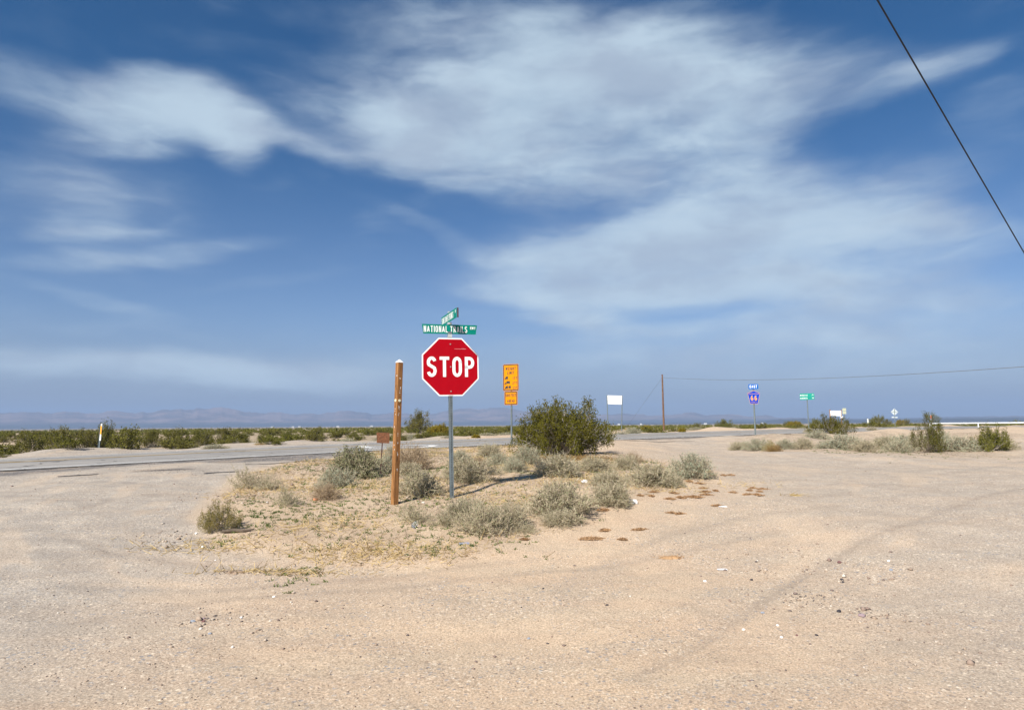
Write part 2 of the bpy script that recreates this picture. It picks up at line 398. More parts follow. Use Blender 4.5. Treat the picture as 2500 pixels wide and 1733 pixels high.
M['duff'] = leafmat('plant_duff', (.27, .15, .075), (.44, .27, .14), (.40, .25, .14), trans=.05, scale=14)

def ground_mat():
    mt, w, b = new_mat('desert_ground', .95, .1)
    tc = w.add('ShaderNodeTexCoord').outputs['Object']
    def A(n): return w.add('ShaderNodeAttribute', attribute_name=n).outputs['Fac']
    n1 = w.noise(tc, .35, 4, .55); n2 = w.noise(tc, 2.2, 6, .65); n3 = w.noise(w.mapping(tc, rot=(0, 0, .12), scale=(.3, 1.6, 1)), 1.4, 5, .6)
    c = w.mix(w.rng(n1, .35, .65), (.49, .355, .245, 1), (.55, .395, .265, 1))
    c = w.mix(w.rng(n3, .35, .7, 0, .6), c, (.47, .37, .265, 1))
    grey = w.mix(w.rng(n2, .35, .65), (.33, .28, .235, 1), (.415, .355, .295, 1))
    gf = w.math('MULTIPLY', A('grey'), w.rng(n3, .2, .6, .65, 1.0), clamp=True)
    c = w.mix(gf, c, grey)
    asp = w.mix(w.rng(n2, .35, .65), (.115, .105, .10, 1), (.19, .17, .16, 1))
    c = w.mix(w.rng(w.math('ADD', A('shoulder'), w.math('MULTIPLY', w.math('SUBTRACT', n2, .5), 1.1)), .35, .65), c, asp)
    isl = w.mix(w.rng(n2, .4, .62), (.34, .245, .165, 1), (.45, .335, .22, 1))
    c = w.mix(w.math('MULTIPLY', A('island'), .8), c, isl)
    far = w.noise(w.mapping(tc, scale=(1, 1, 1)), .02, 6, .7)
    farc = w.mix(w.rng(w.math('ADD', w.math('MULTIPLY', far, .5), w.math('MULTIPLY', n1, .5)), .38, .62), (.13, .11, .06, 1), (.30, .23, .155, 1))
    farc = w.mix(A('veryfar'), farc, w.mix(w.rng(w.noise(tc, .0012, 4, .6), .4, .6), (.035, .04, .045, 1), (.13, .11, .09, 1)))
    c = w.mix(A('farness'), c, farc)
    lane = A('lane')
    c = w.mix(w.math('MULTIPLY', w.rng(lane, .45, .8), .20), c, (.36, .29, .23, 1))
    c = w.mix(w.math('MULTIPLY', w.rng(lane, .4, .1), .25), c, (.60, .44, .30, 1))
    # gravel
    cam_scale = [(30, .80), (62, .75)]
    for sc, k in cam_scale:
        v = w.add('ShaderNodeTexVoronoi', feature='F1'); v.inputs['Scale'].default_value = sc; w.l.new(tc, v.inputs['Vector'])
        sp = w.add('ShaderNodeSeparateColor'); w.l.new(v.outputs['Color'], sp.inputs[0])
        pick = w.math('MULTIPLY', w.rng(sp.outputs[0], .50, .56), w.rng(v.outputs['Distance'], .5, .3))
        pc = w.mix(sp.outputs[1], (.19, .145, .115, 1), (.80, .66, .50, 1))
        pc = w.mix(w.rng(sp.outputs[2], .75, .8), pc, (.22, .23, .25, 1))
        gm = w.math('MULTIPLY', w.math('MULTIPLY', pick, k), w.math('MULTIPLY', w.rng(w.noise(tc, 1.1, 4, .6), .35, .62, .35, 1.0), w.rng(lane, .15, .6, .45, 1.0)))
        c = w.mix(gm, c, pc)
    fine = w.noise(tc, 70, 4, .75)
    c = w.mix(1.0, c, w.mix(w.rng(fine, .32, .68, 0, 1, False), (.50, .49, .48, 1), (1.46, 1.48, 1.48, 1)), 'MULTIPLY')
    c = w.mix(w.math('MULTIPLY', A('track'), .62), c, (.26, .205, .16, 1))
    c = w.mix(w.math('MULTIPLY', w.math('MULTIPLY', A('dark'), w.rng(n2, .3, .6)), .85), c, (.05, .045, .045, 1))
    w.l.new(c, b.inputs['Base Color'])
    hgt = w.math('ADD', w.noise(tc, 45, 5, .7), w.math('MULTIPLY', w.noise(tc, 6, 5, .6), 2.0))
    bp = w.add('ShaderNodeBump', i_Strength=.55, i_Distance=.012); w.l.new(hgt, bp.inputs['Height']); w.l.new(bp.outputs[0], b.inputs['Normal'])
    return mt
M['ground'] = ground_mat()
def asphalt_mat():
    mt, w, b = new_mat('old_asphalt', .9, .2); tc = w.add('ShaderNodeTexCoord').outputs['Object']
    n = w.noise(tc, .8, 5, .6); f = w.noise(tc, 60, 3, .7); st = w.noise(w.mapping(tc, rot=(0, 0, -.9), scale=(.12, 2.5, 1)), 1.5, 4, .6)
    c = w.mix(w.rng(n, .3, .7), (.26, .24, .22, 1), (.34, .31, .275, 1))
    c = w.mix(w.rng(st, .45, .7, 0, .5), c, (.25, .235, .22, 1))
    c = w.mix(1.0, c, w.mix(w.rng(f, .3, .7), (.8, .8, .8, 1), (1.15, 1.15, 1.15, 1)), 'MULTIPLY')
    v = w.add('ShaderNodeTexVoronoi', feature='DISTANCE_TO_EDGE'); v.inputs['Scale'].default_value = .35
    w.l.new(w.vmath('ADD', tc, w.vmath('MULTIPLY', w.noise(tc, 1.5, 4, col=True), (1.2, 1.2, 0))), v.inputs['Vector'])
    c = w.mix(w.rng(v.outputs['Distance'], .012, .003, 0, .7), c, (.06, .055, .05, 1))
    w.l.new(c, b.inputs['Base Color']); return mt
M['asphalt'] = asphalt_mat()
def roadpaint(name, col, under, thr):
    mt, w, b = new_mat(name, .7, .2); tc = w.add('ShaderNodeTexCoord').outputs['Object']
    n = w.noise(tc, 5, 7, .75); w.l.new(w.mix(w.rng(n, thr, thr+.12), col, under), b.inputs['Base Color']); return mt
M['roadwhite'] = roadpaint('worn_white_paint', (.78, .76, .72, 1), (.36, .33, .29, 1), .55)
M['roadyellow'] = roadpaint('worn_yellow_paint', (.42, .27, .08, 1), (.33, .28, .20, 1), .52)
M['crack'] = paint('asphalt_edge_dark', (.05, .045, .045), .95, .4, 5)

# ------------------------------------------------------------------ ground sheet
def build_ground():
    a_in = np.radians(np.arange(-48, 48.01, .25)); a_out = np.radians(np.arange(51, 309.1, 3))
    ang = np.r_[a_in, a_out]; n = len(ang)
    rr = [.4]
    while rr[-1] < 8800:
        r = rr[-1]; rr.append(r*(1.007 if 4 < r < 13 else 1.012 if r < 40 else 1.022 if r < 120 else 1.05) if r > 3 else r*1.15)
    rr = np.array(rr); A, Rr = np.meshgrid(ang, rr)
    x = Rr*np.sin(A); y = Rr*np.cos(A); z = H(x.ravel(), y.ravel())
    V = np.c_[x.ravel(), y.ravel(), z]; k = len(rr)
    i = np.arange(k-1)[:, None]*n; j = np.arange(n)[None]; j2 = (j+1) % n
    Fq = np.stack([i+j, i+n+j, i+n+j2, i+j2], -1).reshape(-1, 4)[:, ::-1]
    me = np_mesh('ground', V, Fq, M['ground'])
    xf, yf = V[:, 0], V[:, 1]; r = np.hypot(xf, yf)
    inr = in_poly(xf, yf, road_poly); dn = seg_dist(xf, yf, NEAR[::3])
    # side: towards the camera from the near line
    attr(me, 'shoulder', np.where(inr, 1, np.clip(1.25-(dn-.1)/2.2, 0, 1))*smooth(26, 8, xf))
    isl = in_hull(xf, yf, ISLAND, .5); risl = in_hull(xf, yf, RISLAND, 1.5)
    attr(me, 'island', np.maximum(isl, risl*.8))
    lx = smooth(-1.2, -4.5, xf-(yf-6)*.0)*(1-isl); rx = smooth(.9, 5.0, xf-(yf-6)*.12)
    attr(me, 'grey', np.clip(np.maximum(lx*1.0, rx*.75), 0, 1)*smooth(60, 30, r))
    tr = np.exp(-(seg_dist(xf, yf, TRACKS[0])/.05)**2)*(.7+.5*fbm(xf*2, yf*2, 3, 3))
    for t in TRACKS[1:]: tr = np.maximum(tr, .40*np.exp(-(seg_dist(xf, yf, t)/.09)**2))
    attr(me, 'track', tr)
    di = seg_dist(xf, yf, list(ISLAND)+[ISLAND[0]]); th_ = np.arctan2(yf-10.5, xf)
    ln = .5+1.1*fbm(di*2.4+.5*fbm(xf*.5, yf*.5, 2, 61), th_*1.1*3, 4, 51, .6)
    attr(me, 'lane', np.clip(ln, 0, 1)*smooth(0, .6, di)*(1-isl)*smooth(60, 20, r))
    attr(me, 'dark', np.exp(-(seg_dist(xf, yf, PATCH)/.22)**2))
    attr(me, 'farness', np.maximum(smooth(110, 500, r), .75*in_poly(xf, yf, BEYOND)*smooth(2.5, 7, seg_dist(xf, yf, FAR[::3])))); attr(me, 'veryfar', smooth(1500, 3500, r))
    o = link('ground', me); tag(o, kind='structure')
build_ground()

def strip(name, left, right, dz, mat, **kw):
    n = len(left); V = []
    for (a, b) in zip(left, right):
        for t in (0, .5, 1):
            p = a*(1-t)+b*t; V.append((p[0], p[1], float(G(*p))+dz))
    Fq = [(i*3+t, i*3+t+1, i*3+t+4, i*3+t+3) for i in range(n-1) for t in (0, 1)]
    me = np_mesh(name, V, Fq, mat); o = link(name, me); tag(o, **kw); return o
def offset(c, d):
    t = np.gradient(c, axis=0); t /= np.hypot(t[:, 0], t[:, 1])[:, None]
    return c + np.c_[-t[:, 1], t[:, 0]]*d
rs = np.random.RandomState(5)
wob = lambda n, a: fbm(np.arange(n)*.35, np.zeros(n), 4, 77)[:, None]*a
strip('road', offset(NEAR, -.25), offset(FAR, .0), .012, M['asphalt'], kind='structure')
strip('road_edge_line', offset(NEAR, -.02), offset(NEAR, .13), .018, M['roadwhite'], kind='structure')
strip('road_far_edge_line', offset(FAR, -.42), offset(FAR, -.32), .018, M['roadwhite'], kind='structure')
mid = NEAR*.40+FAR*.60
strip('road_centre_line', offset(mid, -.10), offset(mid, .10), .018, M['roadyellow'], kind='structure')
seg = NEAR[30:78]; 
strip('road_crack', offset(seg, -.16)+wob(len(seg), .05), offset(seg, -.05)+wob(len(seg), .03), .017, M['crack'], kind='structure')
for pts in ([(598, 1143), (640, 1141), (680, 1138), (720, 1136), (790, 1133)], [(500, 1161), (530, 1157), (560, 1155.5), (585, 1155)], [(1500, 1080), (1560, 1081.5), (1640, 1080), (1700, 1075)], [(140, 1168), (200, 1166), (240, 1164)]):
    c = curve(pts, 30); wv = (.03+.05*np.abs(fbm(np.arange(30)*.4, np.zeros(30), 3, 9)))[:, None]
    V = []; 
    for p, q in zip(offset(c, 1)*wv+c*(1-wv), c*(1+wv)-offset(c, 1)*wv):
        V += [(p[0], p[1], Hp(p)+.008), (q[0], q[1], Hp(q)+.008)]
    o = link('pavement_crack', np_mesh('pavement_crack', V, [(2*i, 2*i+1, 2*i+3, 2*i+2) for i in range(29)], M['crack'])); tag(o, kind='structure')
def marking():
    P = [np.array(gp(*q)[:2]) for q in [(868, 1091.5), (885, 1089.5), (942, 1089), (1000, 1087), (1072, 1088), (1058, 1091), (1020, 1093.5), (900, 1095)]]
    mb = MB(); n = len(P)
    c = sum(P)/n
    outer = P; inner = [p+(c-p)*.22 for p in P]
    for i in range(n):
        j = (i+1) % n; q = [outer[i], outer[j], inner[j], inner[i]]
        mb.add([(p[0], p[1], float(G(*p))+.022) for p in q], [(0, 1, 2, 3)])
    tag(mb.build('road_marking', M['roadwhite']), kind='structure')
marking()

# ------------------------------------------------------------------ distant mountains
def build_mountains():
    prof = [(-900, 1000), (-300, 1008), (0, 1002), (140, 1006), (210, 1008), (260, 1005), (330, 1008), (380, 1003), (430, 1001), (480, 996), (530, 994), (560, 996), (600, 1006), (650, 1004), (700, 1008), (760, 1012), (800, 1005), (830, 1002), (870, 1003),
            (910, 1009), (960, 1010), (1010, 1010), (1060, 1006), (1110, 1001), (1150, 998), (1190, 994), (1230, 996), (1280, 1003), (1340, 1006), (1400, 1008), (1450, 1015), (1500, 1012), (1550, 1010), (1600, 1013), (1650, 1010), (1685, 1006), (1720, 1013), (1750, 1011), (1800, 1010), (1830, 1017), (1870, 1013), (1900, 1020), (1960, 1019), (2040, 1021), (2100, 1020), (2200, 1020), (2300, 1018), (2500, 1014), (2900, 1005), (3600, 1000)]
    def mk(name, prof, R0, R1, R2, seed, rug, az0, az1, base_z):
        az = np.linspace(az0, az1, 900)
        pa, pe = [], []
        for (px, py) in prof:
            a, e = azel(px, py); pa.append(a); pe.append(math.tan(e)*R1)
        top = np.interp(az, pa, pe); top = top*(1+.22*fbm(az*45+seed, az*0, 5, seed, .6))+R1*.0006*fbm(az*160, az*0+3, 3, seed)
        rows = 34; V = []
        for i in range(rows):
            t = i/(rows-1)
            r = R0+(R1-R0)*t/.7 if t < .7 else R1+(R2-R1)*(t-.7)/.3
            s = np.clip((r-R0)/(R1-R0), 0, 1)**1.7 if r <= R1 else 1-((r-R1)/(R2-R1))**1.3
            x = r*np.sin(az); y = r*np.cos(az)
            rid = 1-np.abs(fbm(x/rug, y/rug, 5, seed, .55)); 
            hh = base_z+(top+1.5-base_z)*s*(.72+.30*rid if r < R1*.995 or r > R1*1.005 else .98+.06*(rid-.8))
            V += list(np.c_[x, y, hh-20*(i in (0, rows-1))])
        n = len(az)
        Fq = [(i*n+j, i*n+j+1, (i+1)*n+j+1, (i+1)*n+j) for i in range(rows-1) for j in range(n-1)]
        return link(name, np_mesh(name, np.array(V), np.array(Fq), M['rock']), None)
    mt, w, b = new_mat('mountain_rock', .95, .1); tc = w.add('ShaderNodeTexCoord').outputs['Object']
    n = w.noise(tc, .004, 6, .65); rc = w.mix(w.rng(n, .38, .62), (.11, .085, .08, 1), (.24, .17, .15, 1))
    sp = w.add('ShaderNodeSeparateXYZ'); w.l.new(tc, sp.inputs[0]); zz = w.math('ADD', sp.outputs[2], w.math('MULTIPLY', w.noise(w.mapping(tc, scale=(1, 1, 0)), .0012, 4, .6), 30))
    rc = w.mix(w.rng(zz, 26, 52), (.060, .060, .058, 1), rc); w.l.new(rc, b.inputs['Base Color']); M['rock'] = mt
    tag(mk('hills', prof, 4700, 6500, 8300, 3, 480, -1.15, 1.15, -9), kind='structure')
    near = [(1300, 1036), (1700, 1031), (1850, 1028), (1900, 1023), (1960, 1021), (2000, 1022), (2080, 1024), (2150, 1024), (2220, 1023), (2300, 1022), (2500, 1019), (3200, 1010)]
    tag(mk('hills', near, 3300, 3900, 4600, 13, 260, .12, 1.15, -9), kind='structure')
build_mountains()

# ------------------------------------------------------------------ plants
def quadcloud(P, D, L, W, rng):
    """thin quads from P along D (unit) of length L and width W, random roll"""
    n = len(P); side = np.cross(D, rng.normal(size=(n, 3))); side /= np.linalg.norm(side, axis=1)[:, None]+1e-9
    L = np.broadcast_to(L, n)[:, None]; W = np.broadcast_to(W, n)[:, None]
    V = np.stack([P-side*W/2, P+side*W/2, P+D*L+side*W/2*.5, P+D*L-side*W/2*.5], 1).reshape(-1, 3)
    return V, np.arange(4*n).reshape(-1, 4)
def unit(v): return v/(np.linalg.norm(v, axis=-1)[..., None]+1e-9)
def mound_meshes(name, seed, leafmatl, twigmat, nst=260, per=16, leaves=3200, open_=.0, jit=.9, tw=.010, lw=.020):
    """dense twiggy dome, unit size: radius 1, height 1"""
    rng = np.random.RandomState(seed)
    d = unit(rng.normal(size=(nst, 3))); d[:, 2] = np.abs(d[:, 2])*1.05+.02; d = unit(d)
    ph = rng.uniform(0, 6.28, 3)
    rad = .86+.16*np.sin(3*np.arctan2(d[:, 1], d[:, 0])+ph[0])*(1-d[:, 2])+.10*rng.normal(size=nst)*(.6+open_)+.08*np.sin(7*d[:, 0]+ph[1])
    base = np.c_[rng.normal(size=(nst, 2))*.10, np.zeros(nst)]
    tip = base+d*rad[:, None]
    VV, FF, nb = [], [], 0
    def push(V, Fq):
        nonlocal nb; VV.append(V); FF.append(Fq+nb); nb += len(V)
    dirs = unit(tip-base)
    mid = base+(tip-base)*.5+rng.normal(size=(nst, 3))*.06; mid[:, 2] = np.abs(mid[:, 2])
    for a, b in ((base, mid), (mid, tip)):
        dd = b-a; push(*quadcloud(a, unit(dd), np.linalg.norm(dd, axis=1), tw*1.3, rng))
    idx = np.repeat(np.arange(nst), per); t = rng.beta(3.2, 1.3, len(idx))[:, None]
    P = np.where(t < .5, base[idx]+(mid-base)[idx]*t*2, mid[idx]+(tip-mid)[idx]*(t*2-1))+rng.normal(size=(len(idx), 3))*.022
    P[:, 2] = np.maximum(P[:, 2], .01)
    D = unit(dirs[idx]+rng.normal(size=(len(idx), 3))*jit); D[:, 2] += .15; D = unit(D)
    Ln = rng.uniform(.07, .20, len(idx)); push(*quadcloud(P, D, Ln, tw, rng))
    tm = np_mesh('twigs', np.concatenate(VV), np.concatenate(FF), twigmat)
    k = rng.randint(0, len(idx), leaves); LP = P[k]+D[k]*(Ln[k]*rng.uniform(.3, 1.1, leaves))[:, None]+rng.normal(size=(leaves, 3))*.012
    V, Fq = quadcloud(LP, unit(rng.normal(size=(leaves, 3))), rng.uniform(.025, .055, leaves), lw, rng)
    lm = np_mesh('leaves', V, Fq, leafmatl)
    return [('twigs', tm), ('leaves', lm)]
def creosote_meshes(seed, nst=26, nbr=7, nlf=34, leafsize=.030, leafm=None, spread=1.0, profile=None, barkm=None, barkr=.013, clump=.075, low=.15, flat=False):
    """vase of curved woody stems carrying small leaf clumps, unit: radius 1, height 1"""
    rng = np.random.RandomState(seed); leafm = leafm or M['creosote']; mb = MB(); cl = []
    for s in range(nst):
        az = rng.uniform(0, 2*math.pi); tilt = rng.uniform(.05, 1.0)**.8 if rng.rand() > low else rng.uniform(.85, 1.06)
        R_ = spread*tilt*rng.uniform(.82, 1.0); h = ((1-.72*tilt**2.6)*rng.uniform(.55, .98)*(1.14 if rng.rand() < .10 else 1)+.02) if tilt < .9 else rng.uniform(.04, .42)
        if flat:
            R_ = math.sqrt(rng.rand())*1.0; h = math.sqrt(max(0, 1-R_**3.2))*rng.uniform(.45, .84)*(1.25 if rng.rand() < .07 else 1)+.03; tilt = R_
        if profile: h *= profile(R_*math.cos(az), rng)
        e = np.array([R_*math.cos(az), R_*math.sin(az), h]); b0 = np.array([rng.normal()*.07, rng.normal()*.07, 0])
        c1 = b0+(e-b0)*.45+np.array([math.cos(az)*.10*tilt, math.sin(az)*.10*tilt, -.06*h])+rng.normal(size=3)*.04
        def bz(t): return b0*(1-t)**2+c1*2*t*(1-t)+e*t*t
        pts = [bz(t)+(rng.normal(size=3)*.012 if 0 < t < 1 else 0) for t in np.linspace(0, 1, 7)]
        for p in pts: p[2] = max(p[2], 0)
        mb.tube(pts, [barkr*(1-.75*i/6) for i in range(7)], 4, cap=False)
        cl.append(e)
        for k in range(nbr):
            t = rng.uniform(.35, .97); p = bz(t); L = rng.uniform(.10, .30)*(1.15-t*.5)
            d = unit(unit(e-b0)+rng.normal(size=3)*.75+np.array([0, 0, .35])); q = p+d*L; q[2] = max(q[2], .04)
            md = (p+q)/2+rng.normal(size=3)*.02; mb.tube([p, md, q], [barkr*.42, barkr*.33, barkr*.2], 3, cap=False)
            cl += [q, md*.4+q*.6] if rng.rand() < .6 else [q]
    cl = np.array(cl); n = len(cl)*nlf
    cc = np.repeat(cl, nlf, 0); off = rng.normal(size=(n, 3))*np.array([clump*.7, clump*.7, clump])
    P = cc+off; P[:, 2] = np.maximum(P[:, 2], .015)
    V, Fq = quadcloud(P, unit(rng.normal(size=(n, 3))+np.array([0, 0, .5])), rng.uniform(.6, 1.3, n)*leafsize, leafsize*.6, rng)
    return [('branches', mb.mesh('branches', barkm or M['bark'])), ('foliage', np_mesh('foliage', V, Fq, leafm))]
def plant(name, parts, P, sx, sy, sz, rot, label, cat, group, sink=.02):
    o = empty(name, (P[0], P[1], Hp(P)-sink), rot, label, cat, group); o.scale = (sx, sy, sz)
    for nm, me in parts: link(nm, me, o)
    return o
PX = []      # occupied ground spots
def bush(parts, px, py, wpx, hpx, label, name='desert_shrub', cat='shrub', group='grey shrubs on the dirt island', rot=None, ratio=.9):
    P = gp(px, py-hpx*.10); k = mpp(P); w = wpx*k/2*(1.20 if name == 'desert_shrub' else 1.04); 
    zt = Hp(P)-float(G(P[0], P[1]))
    h = hpx*k*(1.03 if name == 'desert_shrub' else 1.0)-zt*.3
    PX.append((P[0], P[1], w))
    return plant(name, parts, P, w, w*ratio, max(h, .08), rnd.uniform(0, 6.28) if rot is None else rot, label, cat, group)
rnd = random.Random(11)
SAGE = [mound_meshes('sage', s, M['sageleaf'], M['greytwig'], nst=260, per=15, leaves=3200, tw=.013, jit=1.1) for s in (1, 2, 3)]
SILV = [mound_meshes('silver', s, M['silver'], M['greytwig'], nst=230, per=15, leaves=4200, jit=.8, tw=.011, lw=.024) for s in (4, 5)]
OLIV = [mound_meshes('olive', 6, M['oliveleaf'], M['greytwig'], nst=300, per=16, leaves=9500, jit=.8, lw=.03)]
OPENB = [mound_meshes('open', s, M['sageleaf'], M['greytwig'], nst=110, per=16, leaves=1500, open_=1.2, jit=1.0) for s in (7, 8)]
TAN = [mound_meshes('tan', 9, M['tanbush'], M['tanbush'], nst=260, per=18, leaves=1200, open_=.6, tw=.008)]
TUMB = [mound_meshes('tumble', 10, M['tumble'], M['tumble'], nst=180, per=14, leaves=2500)]
GRN = [creosote_meshes(31, 46, 10, 15, .028, M['olivegold'], barkm=M['bark'], barkr=.010, clump=.05, low=.25)]
S, O_, SI, T_ = SAGE, OPENB, SILV, TAN
near_shrubs = [
 (GRN[0], 540, 1302, 98, 80, 'small olive green bush alone at the left tip of the dirt island'),
 (O_[0], 603, 1194, 86, 54, 'tan grey twiggy shrub nearest the road at the left end of the island'),
 (O_[1], 655, 1196, 66, 42, 'small brownish twiggy shrub touching the tan grey one near the pavement crack'),
 (O_[0], 700, 1246, 58, 54, 'thin pale green see-through shrub above the gravel on the left of the island'),
 (T_[0], 797, 1232, 66, 50, 'dry tan tuft of a shrub in front of the blue grey mound'),
 (SI[0], 824, 1198, 96, 54, 'blue grey rounded shrub in front of the large olive dome'),
 (OLIV[0], 866, 1180, 130, 80, 'large dense olive grey dome shrub left of the rusty sign'),
 (SI[1], 936, 1162, 72, 44, 'blue grey shrub just behind the rusty sign stake'),
 (T_[0], 1002, 1154, 110, 68, 'pinkish tan dry shrub right behind the wooden post'),
 (SI[0], 955, 1140, 46, 52, 'pale grey wispy shrub between rusty sign and wooden post'),
 (S[0], 998, 1168, 74, 38, 'low grey shrub at the foot of the pinkish tan shrub'),
 (S[1], 1024, 1222, 116, 70, 'grey green shrub filling the gap between wooden post and stop sign post'),
 (S[2], 1140, 1198, 124, 66, 'grey shrub behind the stop sign post with purplish twigs'),
 (SI[1], 1124, 1140, 64, 38, 'small green grey shrub beyond the stop sign post near the road'),
 (T_[0], 1165, 1144, 50, 24, 'low brownish twiggy mat right of the small green grey shrub'),
 (S[0], 1195, 1128, 68, 40, 'rounded grey shrub nearest the road, left of the yellow sign'),
 (SI[0], 1216, 1148, 64, 36, 'green grey shrub overlapping the front of another, left of the yellow sign'),
 (SI[1], 1256, 1174, 62, 44, 'small pale green shrub in front of the yellow sign post'),
 (O_[1], 1204, 1178, 64, 32, 'sparse low grey shrub right of the purplish twiggy one'),
 (SI[0], 1286, 1141, 78, 50, 'green grey shrub at the foot of the yellow sign post'),
 (S[1], 1364, 1182, 122, 66, 'broad grey shrub in front of the big creosote bush'),
 (S[2], 1452, 1164, 96, 44, 'grey mound touching the right foot of the big creosote bush'),
 (S[0], 1530, 1156, 72, 42, 'grey twiggy shrub with dry tan tips behind the right mounds'),
 (T_[0], 1546, 1132, 46, 30, 'dry tan grass clump at the back of the right mounds'),
 (S[1], 1594, 1198, 136, 60, 'wide pale grey mound second from the right end of the island'),
 (SI[1], 1688, 1180, 112, 68, 'rounded pale green grey mound at the right end of the island'),
 (S[0], 1640, 1200, 70, 36, 'low grey lobe between the two mounds at the right end'),
 (S[2], 1484, 1204, 92, 46, 'grey shrub behind the mound with the white plank'),
 (S[0], 1494, 1246, 112, 64, 'sandy grey rounded shrub beside the white plank'),
 (S[1], 1370, 1270, 172, 96, 'largest sandy grey shrub on the island, right of the stop sign'),
 (S[2], 1368, 1288, 104, 42, 'low bleached twiggy skirt under the largest sandy grey shrub'),
 (S[0], 1135, 1286, 120, 66, 'grey green shrub hiding the foot of the stop sign post'),
 (S[1], 1180, 1316, 124, 84, 'front grey green shrub nearest the camera below the stop sign'),
 (S[2], 1246, 1298, 104, 68, 'grey green shrub on the right of the front cluster below the stop sign'),
 (O_[0], 1012, 1286, 100, 56, 'sparse grey shrub in front of the wooden post by the clear bottle'),
 (O_[1], 1085, 1296, 70, 50, 'bleached bare twiggy shrub left of the front cluster'),
 (O_[1], 1284, 1308, 60, 30, 'small dry brown shrub at the right foot of the front cluster'),
]
for (pr, x, y, w_, h_, lb) in near_shrubs: bush(pr, x, y, w_, h_, lb)
right_shrubs = [
 (S[0], 1806, 1090, 54, 20, 'low dark grey shrub left of the route 66 sign foot'), (SI[0], 1850, 1095, 78, 28, 'pale grey shrub below the route 66 sign'),
 (SI[1], 1918, 1096, 50, 26, 'grey shrub right of the brown tumbleweed'), (S[1], 1962, 1097, 54, 30, 'grey mound between tumbleweed and dark creosote'),
 (SI[0], 1996, 1080, 62, 26, 'grey green shrub under the left side of the dark creosote'), (S[2], 1975, 1058, 26, 14, 'small dark grey shrub on the sand at the road edge'),
 (SI[1], 2060, 1101, 90, 42, 'silver shrub below the dark creosote in the right island'), (S[0], 2108, 1105, 66, 32, 'grey shrub right of the silver one in the right island'),
 (SI[0], 2020, 1099, 54, 24, 'low pale shrub in front of the dark creosote'), (S[1], 2160, 1097, 70, 34, 'dark grey twiggy shrub in the middle of the right island'),
 (SI[1], 2192, 1102, 72, 34, 'silver grey shrub near the right edge creosote'), (SI[0], 2205, 1084, 104, 30, 'long silver shrub at the back of the right island'),
 (S[2], 2240, 1100, 66, 40, 'grey shrub partly behind the right edge creosote'), (SI[1], 2285, 1090, 70, 46, 'silver shrub at the right edge behind the creosote'),
 (S[0], 2130, 1052, 34, 13, 'small grey shrub on the pink sand mound by the road'), (SI[0], 2340, 1104, 110, 40, 'silver shrub far right beyond the edge creosote'), (S[1], 2430, 1102, 100, 36, 'grey shrub at the far right end of the island')]
for (pr, x, y, w_, h_, lb) in right_shrubs: bush(pr, x, y, w_, h_, lb, group='grey shrubs on the right island')
bush(TUMB[0], 1893, 1101, 46, 24, 'round brown tumbleweed with a yellow green back on the right island', 'tumbleweed', 'tumbleweed', None)
bush(mound_meshes('yel', 44, M['yellowbush'], M['greytwig'], nst=160, per=14, leaves=4000), 1880, 1098, 32, 26, 'small yellow green shrub behind the brown tumbleweed', group=None)

# creosotes
def hero_profile(x, r): return r.uniform(.98, 1.12) if abs(x+.18) < .22 else r.uniform(.80, 1.0)
HERO = creosote_meshes(55, 120, 9, 19, .025, spread=1.0, profile=hero_profile, barkr=.010, clump=.042, low=.45, flat=True)
cre = [creosote_meshes(s, 34, 8, 14, .042, M['creosote_far'], barkr=.011, clump=.062, low=.25) for s in (61, 62, 63)]
P = gp(1378, 1112); k = mpp(P); PX.append((P[0], P[1], 1.4))
plant('creosote_bush', HERO, P, 130*k, 105*k, 150*k, .0, 'largest dark olive creosote bush, right of the yellow weight limit sign', 'bush', 'creosote bushes')
bush(creosote_meshes(71, 40, 8, 15, .034, spread=1.0, clump=.062, low=.3), 2034, 1068, 124, 58, 'dark green creosote bush in front of the blank white sign', 'creosote_bush', 'bush', 'creosote bushes')
bush(creosote_meshes(72, 30, 7, 17, .028, barkm=M['bark_dark'], clump=.055), 2268, 1112, 104, 98, 'tall open creosote bush at the right edge above the gravel', 'creosote_bush', 'bush', 'creosote bushes')
bush(cre[1], 2420, 1108, 100, 70, 'creosote bush outermost on the right island', 'creosote_bush', 'bush', 'creosote bushes')
